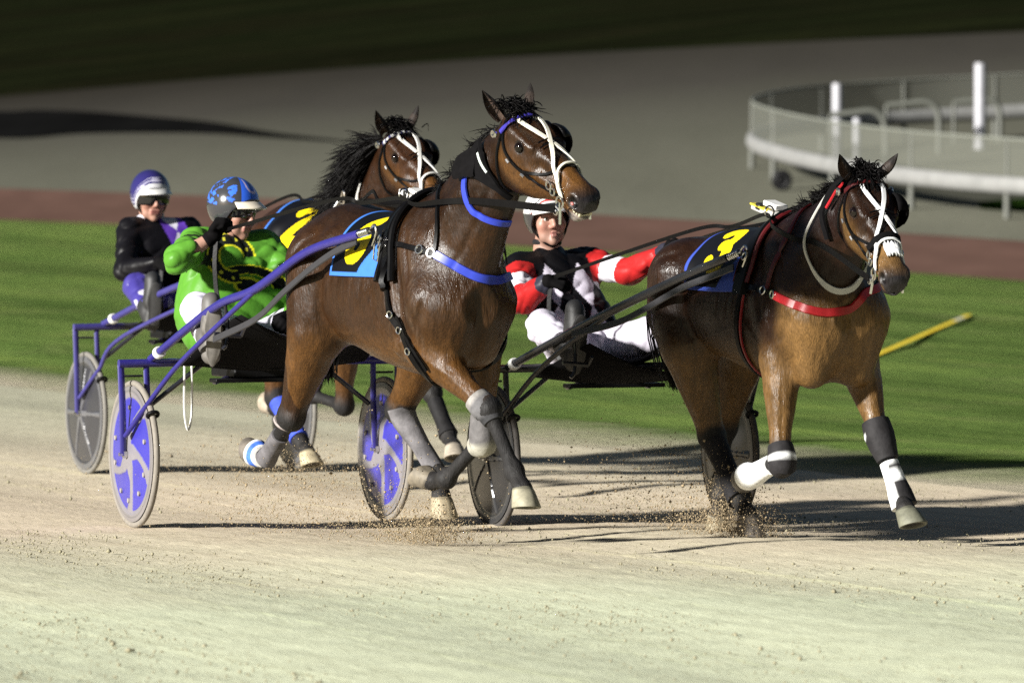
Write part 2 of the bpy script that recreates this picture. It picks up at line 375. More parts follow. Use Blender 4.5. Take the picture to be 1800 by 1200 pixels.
def grass_material(name, dark, light, dry, stripe_rot, sc=1.0, edge=False):
    m, nt, b, N, L = nodes(name, .85)
    geo = N('ShaderNodeNewGeometry'); rot = N('ShaderNodeMapping'); rot.inputs['Rotation'].default_value = (0, 0, stripe_rot); L.new(geo.outputs['Position'], rot.inputs[0])
    st = N('ShaderNodeMapping'); st.inputs['Scale'].default_value = (.55*sc, .02*sc, .5); L.new(rot.outputs[0], st.inputs[0])
    s = N('ShaderNodeTexNoise', Scale=1.3, Detail=3.0); L.new(st.outputs[0], s.inputs[0])
    p = N('ShaderNodeTexNoise', Scale=.8*sc, Detail=6.0, Roughness=.7); L.new(rot.outputs[0], p.inputs[0])
    fm = N('ShaderNodeMapping'); fm.inputs['Scale'].default_value = (1, .16, 1); L.new(rot.outputs[0], fm.inputs[0]); f = N('ShaderNodeTexNoise', Scale=14.0*sc, Detail=6.0, Roughness=.8); L.new(fm.outputs[0], f.inputs[0])
    r = ramp(N, [(.35, dark), (.62, light)]); L.new(s.outputs[0], r.inputs[0])
    rp = ramp(N, [(.52, (0, 0, 0)), (.78, (1, 1, 1))]); L.new(p.outputs[0], rp.inputs[0])
    c = mix(N, L, rp.outputs[0], r.outputs[0], dry)
    rf = ramp(N, [(.25, (.45, .5, .4)), (.5, (1, 1, 1)), (.75, (1.5, 1.45, 1.2))]); L.new(f.outputs[0], rf.inputs[0]); c = mix(N, L, 1.0, c, rf.outputs[0], 'MULTIPLY')
    bm_ = N('ShaderNodeMapping'); bm_.inputs['Scale'].default_value = (1, .13, 1); L.new(rot.outputs[0], bm_.inputs[0]); big = N('ShaderNodeTexNoise', Scale=1.5*sc, Detail=6.0, Roughness=.62); L.new(bm_.outputs[0], big.inputs[0]); rb = ramp(N, [(.30, (.60, .66, .62)), (.5, (1, 1, 1)), (.70, (1.5, 1.36, 1.3))]); L.new(big.outputs[0], rb.inputs[0]); c = mix(N, L, 1.0, c, rb.outputs[0], 'MULTIPLY')
    if edge:                                            # sand blown into the near edge of the turf
        ca, sa = math.cos(stripe_rot), math.sin(stripe_rot); xe = E1B[0]*ca - E1B[1]*sa; sg = 1 if (E1N[0]*ca - E1N[1]*sa) > 0 else -1
        sx = N('ShaderNodeSeparateXYZ'); L.new(rot.outputs[0], sx.inputs[0]); ad = N('ShaderNodeMath', operation='MULTIPLY_ADD'); L.new(p.outputs[0], ad.inputs[0]); ad.inputs[1].default_value = -1.9*sg; L.new(sx.outputs[0], ad.inputs[2])
        mr = N('ShaderNodeMapRange'); mr.inputs[1].default_value = xe - 1.0*sg; mr.inputs[2].default_value = xe + .25*sg; L.new(ad.outputs[0], mr.inputs[0]); c = mix(N, L, mr.outputs[0], (.30, .27, .20), c)
    L.new(c, b.inputs['Base Color'])
    bp = N('ShaderNodeBump'); bp.inputs['Strength'].default_value = .8; bp.inputs['Distance'].default_value = .05; L.new(f.outputs[0], bp.inputs['Height']); L.new(bp.outputs[0], b.inputs['Normal'])
    return m
def plain_ground(name, c0, c1, sc, rot=0.0, yr=None):
    m, nt, b, N, L = nodes(name, .9)
    geo = N('ShaderNodeNewGeometry'); mp = N('ShaderNodeMapping'); mp.inputs['Rotation'].default_value = (0, 0, rot); mp.inputs['Scale'].default_value = (.25, .03, .2); L.new(geo.outputs['Position'], mp.inputs[0])
    a = N('ShaderNodeTexNoise', Scale=sc, Detail=5.0, Roughness=.6); L.new(mp.outputs[0], a.inputs[0]); r = ramp(N, [(.3, c0), (.68, c1)]); L.new(a.outputs[0], r.inputs[0])
    f = N('ShaderNodeTexNoise', Scale=12.0, Detail=5.0, Roughness=.8); L.new(geo.outputs['Position'], f.inputs[0]); rf = ramp(N, [(.3, (.7, .7, .7)), (.7, (1.3, 1.3, 1.3))]); L.new(f.outputs[0], rf.inputs[0])
    c = mix(N, L, 1.0, r.outputs[0], rf.outputs[0], 'MULTIPLY')
    if yr:                                              # floodlight falloff painted in: pale beside the kerb, darker farther out
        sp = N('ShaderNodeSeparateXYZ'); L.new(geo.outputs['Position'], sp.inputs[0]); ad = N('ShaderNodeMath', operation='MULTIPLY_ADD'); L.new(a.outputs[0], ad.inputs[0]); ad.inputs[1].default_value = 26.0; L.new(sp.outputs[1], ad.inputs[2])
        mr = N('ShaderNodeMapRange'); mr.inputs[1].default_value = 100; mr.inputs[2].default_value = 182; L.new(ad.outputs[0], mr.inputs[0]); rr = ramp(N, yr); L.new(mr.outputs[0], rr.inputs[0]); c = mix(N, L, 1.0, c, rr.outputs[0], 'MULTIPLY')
    L.new(c, b.inputs['Base Color']); return m
def sheet(name, rows, m, kind='structure'):
    rows = np.array(rows); a, b = rows.shape[:2]
    f = np.array([(i*b+j, i*b+j+1, (i+1)*b+j+1, (i+1)*b+j) for i in range(a-1) for j in range(b-1)])
    o = link_mesh(name, rows.reshape(-1, 3), f, m); bm = bmesh.new(); bm.from_mesh(o.data); bmesh.ops.recalc_face_normals(bm, faces=bm.faces[:])
    if sum(q.normal.z for q in bm.faces) < 0: bmesh.ops.reverse_faces(bm, faces=bm.faces[:])
    bm.to_mesh(o.data); bm.free()
    return tag(o, kind=kind) if kind else o
AZ = [R(a) for a in np.linspace(-17, 30, 189)]
rows = []
aa = np.concatenate([np.linspace(-40, 2, 60), np.linspace(2.3, 31, 560), np.linspace(32, 90, 30)])
_w = np.random.default_rng(21); _sn = [(V(*_w.normal(0, 1, 2)), _w.uniform(0, 6.3)) for _ in range(26)]; _sn = [(unit(d)*2*math.pi/w, p, w) for (d, p), w in zip(_sn, np.geomspace(.07, .9, 26))]
_sn = [q for q in _sn if q[2] < .5]; _sk = np.array([q[0] for q in _sn]); _sp = np.array([q[1] for q in _sn]); _sa = np.array([.0009*q[2]**.2 for q in _sn])
def lumps(x, y):                                       # churned sand: hoof-sized dips down to small crumbs
    return float((_sa*np.sin(_sk[:, 0]*x + _sk[:, 1]*y + _sp + 1.3*math.sin(2.1*x + 1.7*y))).sum())
for n in np.concatenate([np.linspace(-70, -14, 12), np.linspace(-13.8, -.5, 270), [-.25, 0]]):
    r = []
    for a in aa:
        wv = .10*math.sin(a*1.7) + .06*math.sin(a*4.1 + 1) if n > -1.0 else 0
        p = E1B + E1D*a + E1N*(n + wv*(1 + n)); r.append((p[0], p[1], g_track(p[1]) + (.012*math.sin(n*3.1 + .3*math.sin(a)) + lumps(p[0], p[1]) if -14 < n < -.4 and 2 < a < 31.5 else 0)))
    rows.append(r)
sheet('sand_track', rows, dirt_material())
strack = -math.atan2(E1D[0], -E1D[1])
rows = [[] for _ in range(40)]
for th in AZ:
    a = ray_line(th, E1B, E1D); b = ray_line(th, SB, SD); zb = g_bend(*b) - .52
    for i, v in enumerate(np.linspace(0, 1, 40)):
        p = lerp(a, b, v) ; z = lerp(g_track(a[1]), zb, v**1.35)
        rows[i].append((p[0] - (.10 if i == 0 else 0), p[1] - (.25 if i == 0 else 0), float(z) + .012 + .02*math.sin(p[0]*1.3 + p[1]*.7)*(1-v)*(i > 0) - (.02 if i == 0 else 0)))
sheet('grass_infield', rows, grass_material('infield_grass', (.062, .096, .026), (.100, .152, .040), (.135, .150, .060), strack, 1.0, True))
# grey bend and dark bank beyond
FE = [(-60, 185), (-15.3, 170), (-9.5, 167.5), (-.8, 162), (4.7, 157), (13.5, 150), (60, 130)]
def far_edge(th):
    s = V(math.sin(th), math.cos(th))
    for k in np.linspace(90, 260, 1400):
        p = s*k
        if p[1] > np.interp(p[0], [q[0] for q in FE], [q[1] for q in FE]): return p
    return s*200
rows = [[] for _ in range(30)]; rows2 = [[] for _ in range(20)]
for th in AZ:
    s = V(math.sin(th), math.cos(th)); a = ray_line(th, SB, SD) + s*.35; b = far_edge(th)
    for i, v in enumerate(np.linspace(0, 1, 30)):
        p = lerp(a, b, v); rows[i].append((p[0], p[1], g_bend(*p)))
    for i, v in enumerate(np.linspace(0, 1, 20)):
        p = lerp(b, s*420, v); rows2[i].append((p[0], p[1], g_bend(*b) + (p[1]-b[1])*.075))
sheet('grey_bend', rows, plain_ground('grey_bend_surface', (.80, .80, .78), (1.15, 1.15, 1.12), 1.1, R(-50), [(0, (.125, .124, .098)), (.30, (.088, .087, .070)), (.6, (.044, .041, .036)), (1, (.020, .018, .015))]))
sheet('dark_bank', rows2, grass_material('unlit_bank_grass', (.0056, .0060, .0030), (.0068, .0088, .0037), (.0082, .0080, .0042), R(70), .3))  # bank beyond the floodlights: its lack of light is put into the grass colour
# ---------------------------------------------------------------- the horse's body as a field (X forward, Y to its left, Z up)
def horse_field(c):
    F = Field(); dz = c.get('dz', 0.0)
    def z(p): return V(p[0], p[1], p[2] + dz)
    br = c.get('brisket', 0)
    T = [(-.85, 1.24, 1.06, 1.14, .05), (-.80, 1.34, 1.0, 1.16, .13), (-.70, 1.44, .95, 1.18, .19), (-.58, 1.50, .90, 1.19, .24),
         (-.45, 1.515, .87, 1.18, .255), (-.30, 1.495, .86, 1.15, .25), (-.15, 1.46, .835, 1.12, .262), (0, 1.445, .80, 1.1, .275), (.15, 1.46, .775, 1.08, .27),
         (.30, 1.50, .755, 1.06, .25), (.42, 1.535, .75, 1.05, .225), (.55, 1.50, .775, 1.06, .205), (.66, 1.40, .82, 1.07, .19),
         (.74, 1.25, .90, 1.07, .15), (.79, 1.15, .98, 1.06, .09)]
    cd = c.get('croup', 0); T = [(a, b - cd*float(smooth(-a, .05, .45)), q, e, f) for a, b, q, e, f in T]
    T = [(a, b+dz, q+dz, e+dz, f*(1 + br*2.2*(a > .3))) for a, b, q, e, f in T]
    F.loft(V(0, 0, 0), V(1, 0, 0), V(0, 0, 1), T, .05, 2.15)
    for s in (-1, 1):
        F.cone(z((.40, s*.10, 1.36)), z((.635, s*.145, 1.08)), .085, .092, .09)      # shoulder blade
        F.cone(z((.36, s*.15, 1.14)), z((.44, s*.165, .92)), .115, .085, .05)      # triceps
        F.cone(z((.66, s*(.10 + br*.4), 1.06)), z((.615, s*(.085 + br*.5), .89 - br)), .105, .082, .075)  # pectorals
        F.cone(z((-.56, s*.115, 1.25 - cd*.7)), z((-.50, s*.15, 1.02)), .155, .14, .08)      # haunch
        F.cone(z((-.70, s*.10, 1.26 - cd)), z((-.66, s*.115, 1.0)), .125, .10, .05)     # buttock
        F.ball(z((-.31, s*.19, 1.33 - cd*.8)), .05, .07)                                 # hip point
    F.cone(z((.815, 0, 1.14)), z((.755, 0, .86 - br)), .016, .02, .06, 1)            # furrow between the pectorals
    # neck
    hp, ha, hu, hs = V(*c['poll']), unit(c['axis']), V(*c['up']), c.get('hs', 1.08)
    hl = unit(np.cross(hu, ha)); hu = np.cross(ha, hl)
    def hd(s, v, w): return hp + (ha*s + hu*v + hl*w)*hs
    n1 = hd(.03, -.075, 0); n0 = z((.46, 0, 1.24)); nd = n1 - n0; nl = np.linalg.norm(nd)
    ar = c.get('arch', .03)
    tab = [(-.06, .27, -.27, 0, .14), (0, .285, -.285, 0, .165)]
    for t, a, b, w in ((.15, .255, .30, .165), (.35, .215, .27, .145), (.55, .18, .225, .122), (.75, .15, .185, .104), (.9, .128, .155, .09), (1.0, .11, .12, .078)):
        o = ar*math.sin(math.pi*t); tab.append((t*nl, a + o, -b + o, o*.6, w))
    F.loft(n0, nd, V(0, 0, 1) - ha*.0, tab, .10, 2.0)
    for s in (-1, 1):                                                              # neck muscle and jugular furrow
        F.cone(lerp(n0, n1, .15) + V(0, s*.10, -.02), lerp(n0, n1, .75) + V(.0, s*.055, .02), .075, .045, .05)
    # head
    H = [(-.02, .045, -.13, -.05, .06), (0.03, .065, -.17, -.06, .082), (.08, .078, -.205, -.05, .096), (.14, .082, -.222, -.04, .106), (.20, .080, -.225, -.035, .106),
         (.27, .072, -.205, -.03, .090), (.35, .060, -.160, -.03, .070), (.43, .050, -.122, -.03, .058), (.51, .043, -.108, -.03, .056),
         (.57, .038, -.108, -.033, .061), (.605, .022, -.100, -.038, .056), (.63, -.006, -.082, -.045, .036)]
    F.loft(hp, ha, hu, [tuple(x*hs for x in r) for r in H], .035, 2.3)
    for s in (-1, 1):
        F.ell(hd(.15, -.125, s*.055), np.array([ha, hu, hl]).T, V(.115, .088, .038)*hs, .03)   # cheek
        F.cone(hd(.12, .05, s*.085), hd(.26, .045, s*.075), .022*hs, .016*hs, .03)             # brow ridge
        F.cone(hd(.27, -.055, s*.072), hd(.42, -.045, s*.052), .014*hs, .010*hs, .025)         # facial crest
        F.ball(hd(.205, .022, s*.112), .022*hs, .014, 1)                                       # eye socket
        F.ell(hd(.575, -.022, s*.047), np.array([ha, hu, hl]).T, V(.044, .042, .026)*hs, .018)  # nostril wing
        F.ell(hd(.588, -.024, s*.066), np.array([unit(ha-.5*hu), unit(hu+.5*ha), hl]).T, V(.030, .023, .026)*hs, .010, 1)
        F.cone(hd(.33, .0, s*.075), hd(.46, .01, s*.062), .012, .012, .04, 1)                   # hollow beside the nose bone
    F.cone(hd(.60, -.075, 0), hd(.565, -.102, 0), .030*hs, .026*hs, .02)                       # lips and chin
    F.cone(hd(.55, -.115, 0), hd(.50, -.105, 0), .030*hs, .028*hs, .02)
    mo = c.get('mouth', .008)
    F.cone(hd(.47, -.062, -.09), hd(.47, -.062, .09), mo*.5, mo*.5, .008, 1)
    for q in np.linspace(.47, .66, 6):
        F.cone(hd(q, -.062 - (q-.47)*.10, -.09), hd(q, -.062 - (q-.47)*.10, .09), mo*(.5 + (q-.47)*4), mo*(.5 + (q-.47)*4), .008, 1)
    # legs
    for nm, L in c['legs'].items():
        s = -1 if nm[0] == 'R' else 1
        p = [V(*q) for q in L]
        if nm[1] == 'F':
            E, K, Ft, Co = p[:4]; S = z((.60, s*.15, 1.10))
            F.cone(S, E, .10, .088, .05)
            a = unit(K - E); fwd = unit(np.cross(V(0, 1, 0), a))
            F.chain([E, lerp(E, K, .3) - fwd*.0, lerp(E, K, .72), K], [.088, .078, .05, .047], .035)
            F.cone(lerp(E, K, .05) - fwd*.03, lerp(E, K, .5) - fwd*.012, .058, .04, .04)
            F.ball(K + fwd*-.004, .055, .03)
            F.chain([K, lerp(K, Ft, .35), lerp(K, Ft, .8), Ft], [.043, .031, .031, .041], .025)
            F.chain([Ft, lerp(Ft, Co, .5), Co], [.044, .036, .045], .02)
            b = unit(Co - Ft); f2 = unit(np.cross(V(0, 1, 0), b)); F.ball(Ft + f2*.022, .030, .025)
        else:
            St, Hk, Ft, Co = p[:4]; Hp = z((-.50, s*.13, 1.22))
            F.cone(Hp, St, .18, .125, .06)
            F.cone(z((-.68, s*.12, 1.05)), lerp(St, Hk, .35), .11, .065, .05)
            u1 = unit(St - Hk); u2 = unit(Ft - Hk); bk = unit(-(u1 + u2) + V(-.15, 0, .1))
            F.chain([St, lerp(St, Hk, .35), lerp(St, Hk, .75), Hk], [.122, .102, .070, .058], .04)
            F.ball(Hk, .064, .03)
            pt = Hk + bk*.055 + u1*.035
            F.cone(Hk + bk*.02, pt, .042, .034, .025); F.cone(pt, lerp(St, Hk, .45) + bk*.03, .028, .03, .03)
            F.chain([Hk - u1*-.0, lerp(Hk, Ft, .3), lerp(Hk, Ft, .8), Ft], [.050, .036, .034, .043], .025)
            F.chain([Ft, lerp(Ft, Co, .5), Co], [.045, .037, .046], .02)
            b = unit(Co - Ft); f2 = unit(np.cross(V(0, 1, 0), b)); F.ball(Ft + f2*.022, .030, .025)
    G = []; B = []                                             # grooves between the muscles, veins on top of them
    for s in (-1, 1):
        G += [([(.27, s*.22, 1.40), (.37, s*.24, 1.20), (.41, s*.24, 1.02)], .012), ([(.44, s*.16, 1.40), (.57, s*.22, 1.16)], .009), ([(.28, s*.24, 1.0), (.38, s*.24, .90), (.50, s*.22, .95)], .013),
              ([(.72, s*.20, 1.16), (.66, s*.22, 1.03), (.57, s*.22, .93)], .014), ([(-.29, s*.26, 1.20), (-.33, s*.26, 1.03), (-.29, s*.24, .90)], .017), ([(-.40, s*.26, 1.40 - cd), (-.54, s*.28, 1.22), (-.60, s*.26, 1.02), (-.57, s*.22, .86)], .013),
              ([(-.64, s*.22, 1.40 - cd), (-.74, s*.20, 1.18), (-.70, s*.18, .96)], .012)]
        for i in range(6): G.append(([(.16 - .085*i, s*.29, 1.26), (.13 - .085*i, s*.30, 1.10), (.10 - .085*i, s*.27, .96)], .0055))
        B += [([(.20, s*.26, .98), (.02, s*.26, .93), (-.14, s*.24, .90), (-.24, s*.22, .92)], .006), ([(.74, s*.12, 1.10), (.765, s*.09, 1.0), (.72, s*.11, .93), (.70, s*.08, .87 - br)], .0055), ([(.68, s*.18, 1.12), (.70, s*.16, 1.02), (.66, s*.16, .95)], .005)]
    for s in (-1, 1):
        G.append(([lerp(n0, n1, t) + nu_ + V(0, s*.12, 0) for t, nu_ in ((.22, V(.17, 0, -.10)), (.5, V(.14, 0, -.10)), (.85, V(.09, 0, -.06)))], .012))
        B.append(([hd(.26, -.03, s*.10), hd(.33, -.06, s*.09), hd(.40, -.085, s*.07)], .004)); B.append(([hd(.22, -.05, s*.12), hd(.27, -.09, s*.10), hd(.33, -.11, s*.08)], .0035))
    for nm, L in c['legs'].items():
        s = -1 if nm[0] == 'R' else 1; p = [V(*q) for q in L]
        if nm[1] == 'F':
            for dy, dx in ((.10, .02), (.04, .10)): G.append(([lerp(p[0], p[1], t) + V(dx, s*dy, 0) for t in (.25, .5, .8)], .007))
            B.append(([lerp(p[0], p[1], t) + V(.05, s*(.08 - .1*(t > .5)), 0) for t in (.05, .3, .55, .8)], .0045))
        else:
            G.append(([lerp(p[0], p[1], t) + V(.0, s*.12, 0) for t in (.2, .5, .8)], .010)); B.append(([lerp(p[0], p[1], t) + V(.05, s*.09, 0) for t in (.2, .45, .7, .9)], .0045))
        for k in (1, 2):                                        # tendons behind the cannon
            pass
    Q_, N_ = F.snap(np.concatenate([catmull(P, 9) for P, r in G + B]), .0)
    for i, (P, r) in enumerate(G + B):
        op = int(i < len(G)); Q = Q_[i*9:i*9+9]; N = N_[i*9:i*9+9]; n = 9; w = np.sin(np.linspace(.25, math.pi - .25, n))
        F.chain(Q + N*(r*.55 if op else -r*.35)*1.0, r*(.35 + .65*w), r*1.9 if op else .008, op)
    c['hd'] = hd; c['HM'] = (ha, hu, hl); c['hs_'] = hs; c['neck'] = (n0, n1)
    return F

HORSES = dict(
 bay=dict(o=(-.50, 25.42), th=27, gz=.04, poll=(1.035, .037, 1.862), axis=(.85, .145, -.505), up=(.515, -.07, .85), mouth=.017, arch=.02, hs=1.03,
  legs=dict(RF=[(.55, -.13, .87), (.86, .01, .625), (.995, .065, .365), (1.085, .06, .29), (1.155, .05, .21)],
            LF=[(.47, .17, .90), (.467, .179, .478), (.271, .097, .292), (.152, .086, .278), (.065, .065, .294)],
            LH=[(-.18, .25, .90), (-.443, .212, .566), (-.242, .31, .28), (-.159, .283, .185), (-.12, .265, .10)],
            RH=[(-.50, -.18, .92), (-.708, -.21, .535), (-1.009, -.195, .334), (-1.128, -.174, .339), (-1.216, -.182, .361)])),
 far=dict(o=(-.95, 30.9), th=27, gz=-.05, dz=.06, hs=1.0, poll=(.915, -.095, 1.915), axis=(.823, .069, -.564), up=(.568, -.074, .82), mouth=.006, arch=.03,
  legs=dict(RF=[(.47, -.17, .88), (.36, -.13, .48), (.10, -.19, .523), (-.02, -.19, .504), (-.10, -.19, .471)],
            LF=[(.50, .17, .88), (.717, .22, .555), (.897, .23, .336), (1.0, .21, .279), (1.07, .19, .232)],
            RH=[(-.40, -.18, .92), (-.464, -.15, .491), (-.187, -.133, .263), (-.082, -.141, .207), (-.015, -.138, .147)],
            LH=[(-.50, .18, .92), (-.74, .18, .56), (-1.04, .16, .38), (-1.15, .15, .40), (-1.23, .15, .43)])),
 inner=dict(o=(1.157, 25.93), th=27, gz=.03, dz=-.05, brisket=.06, croup=.10, hs=.985, poll=(.985, -.075, 1.612), axis=(.729, -.126, -.673), up=(.66, -.129, .74), mouth=.007, arch=.03,
  legs=dict(RF=[(.47, -.19, .82), (.565, -.245, .385), (.29, -.225, .30), (.18, -.20, .288), (.10, -.165, .265)],
            LF=[(.50, .19, .82), (.688, .20, .47), (.811, .235, .216), (.90, .205, .165), (.97, .193, .11)],
            RH=[(-.44, -.16, .86), (-.43, -.04, .437), (-.141, -.06, .175), (-.055, -.063, .10), (.01, -.066, .03)],
            LH=[(-.50, .17, .86), (-.66, .15, .47), (-.66, .14, .15), (-.70, .14, .055), (-.73, .14, .0)])),
)
# ---------------------------------------------------------------- horses: coat, hair, hooves, tack
BLACK, LEATHER = (.006, .0055, .006), (.010, .009, .009)
def coat_material():
    m = mat('wet_bay_coat', rough=.46, spec=.24, attr=True, noise=(22, .38), bump=(26, .55, .011), stretch=(.8, 1.6, .45)); nt = m.node_tree; N = nt.nodes; L = nt.links; b = N['Principled BSDF']
    tc = N.new('ShaderNodeTexCoord'); mp = N.new('ShaderNodeMapping'); mp.inputs['Scale'].default_value = (1, 1, .16); L.new(tc.outputs['Object'], mp.inputs[0])
    hz = N.new('ShaderNodeTexNoise'); hz.inputs['Scale'].default_value = 210; hz.inputs['Detail'].default_value = 3; L.new(mp.outputs[0], hz.inputs[0])        # lie of the wet hair
    old = b.inputs['Normal'].links[0].from_node; bp = N.new('ShaderNodeBump'); bp.inputs['Strength'].default_value = .6; bp.inputs['Distance'].default_value = .0042; L.new(hz.outputs[0], bp.inputs['Height']); L.new(old.outputs[0], bp.inputs['Normal']); L.new(bp.outputs[0], b.inputs['Normal'])
    wz = N.new('ShaderNodeTexNoise'); wz.inputs['Scale'].default_value = 7; wz.inputs['Detail'].default_value = 6; wz.inputs['Roughness'].default_value = .7; L.new(tc.outputs['Object'], wz.inputs[0])
    base = b.inputs['Base Color'].links[0].from_socket; h2 = N.new('ShaderNodeMapRange'); h2.inputs[1].default_value = .3; h2.inputs[2].default_value = .7; h2.inputs[3].default_value = .66; h2.inputs[4].default_value = 1.36; L.new(hz.outputs[0], h2.inputs[0])
    sc = N.new('ShaderNodeVectorMath'); sc.operation = 'SCALE'; L.new(base, sc.inputs[0]); L.new(h2.outputs[0], sc.inputs['Scale']); L.new(sc.outputs[0], b.inputs['Base Color'])
    at = [n for n in N if n.bl_idname == 'ShaderNodeAttribute'][0]; mr = N.new('ShaderNodeMapRange'); mr.inputs[1].default_value = .35; mr.inputs[2].default_value = .65; mr.inputs[3].default_value = .21; mr.inputs[4].default_value = .50; L.new(wz.outputs[0], mr.inputs[0])
    ad = N.new('ShaderNodeMath'); ad.operation = 'MULTIPLY_ADD'; ad.use_clamp = True; L.new(at.outputs['Alpha'], ad.inputs[0]); ad.inputs[1].default_value = .34; L.new(mr.outputs[0], ad.inputs[2]); L.new(ad.outputs[0], b.inputs['Roughness'])
    return m
M_COAT = coat_material()
M_HAIR = mat('black_hair', (.0028, .0023, .0023), .5, spec=.10, noise=(40, .3))
M_HOOF = mat('hoof_horn', rough=.7, attr=True, noise=(22, .45), bump=(50, .3, .003))
M_EYE = mat('dark_eye', (.004, .002, .0015), .04, spec=.6)
M_LEATH = mat('black_leather', (.0024, .0022, .0024), .36, spec=.12, noise=(60, .3), bump=(90, .2, .002))
M_STRAP = mat('coloured_strap', rough=.36, spec=.3, attr=True, noise=(40, .10))
M_METAL = mat('bright_steel', (.65, .64, .62), .18, metal=1)
M_CLOTH = mat('saddle_cloth_vinyl', rough=.42, spec=.2, attr=True, noise=(30, .08), bump=(14, .12, .01))
M_BOOT = mat('leg_boot_shell', rough=.7, spec=.15, attr=True, noise=(16, .5), bump=(38, .5, .005))
M_TOOTH = mat('ivory_teeth', (.45, .40, .28), .3)
M_FABRIC = mat('dull_black_fabric', (.0045, .0042, .0045), .9, spec=.03, noise=(30, .3))

def frame_from(a, up):
    a = unit(a); l = unit(np.cross(up, a)); return a, np.cross(a, l), l
def strands(roots, dirs, L, r0, spread, droop, n=6, rng=RNG, wave=.02):
    """tapering three-sided hairs, returned as one vertex and one face array"""
    roots = np.asarray(roots, float); N = len(roots); d = np.asarray(dirs, float) + rng.normal(0, spread, (N, 3)); d /= np.linalg.norm(d, axis=1)[:, None]
    ln = (L*rng.uniform(.6, 1.15, N))[:, None]; w = rng.normal(0, wave, (N, 3)); t = np.linspace(0, 1, n)
    P = np.stack([roots + d*ln*q - np.array([0, 0, 1.])*droop*ln*q*q + w*math.sin(3*q + 1)*q for q in t], 1)
    return hair(P, r0*(1 - t)**.7 + .0006)
def hair(P, r):
    N, n = P.shape[:2]; d = P[:, -1] - P[:, 0]; a = np.cross(d, V(.31, .87, .38)); a /= np.linalg.norm(a, axis=1)[:, None] + 1e-9; b = np.cross(d, a); b /= np.linalg.norm(b, axis=1)[:, None] + 1e-9
    ring = np.stack([a*math.cos(q) + b*math.sin(q) for q in (0, 2.094, 4.189)], 1)
    v = P[:, :, None, :] + ring[:, None]*np.asarray(r)[None, :, None, None]; base = np.arange(N)[:, None, None]*n*3 + np.arange(n-1)[None, :, None]*3; k = np.arange(3)[None, None]; k2 = (k + 1) % 3
    f = np.stack(np.broadcast_arrays(base + k, base + k2, base + 3 + k2, base + 3 + k), -1).reshape(-1, 4)
    return v.reshape(-1, 3), f
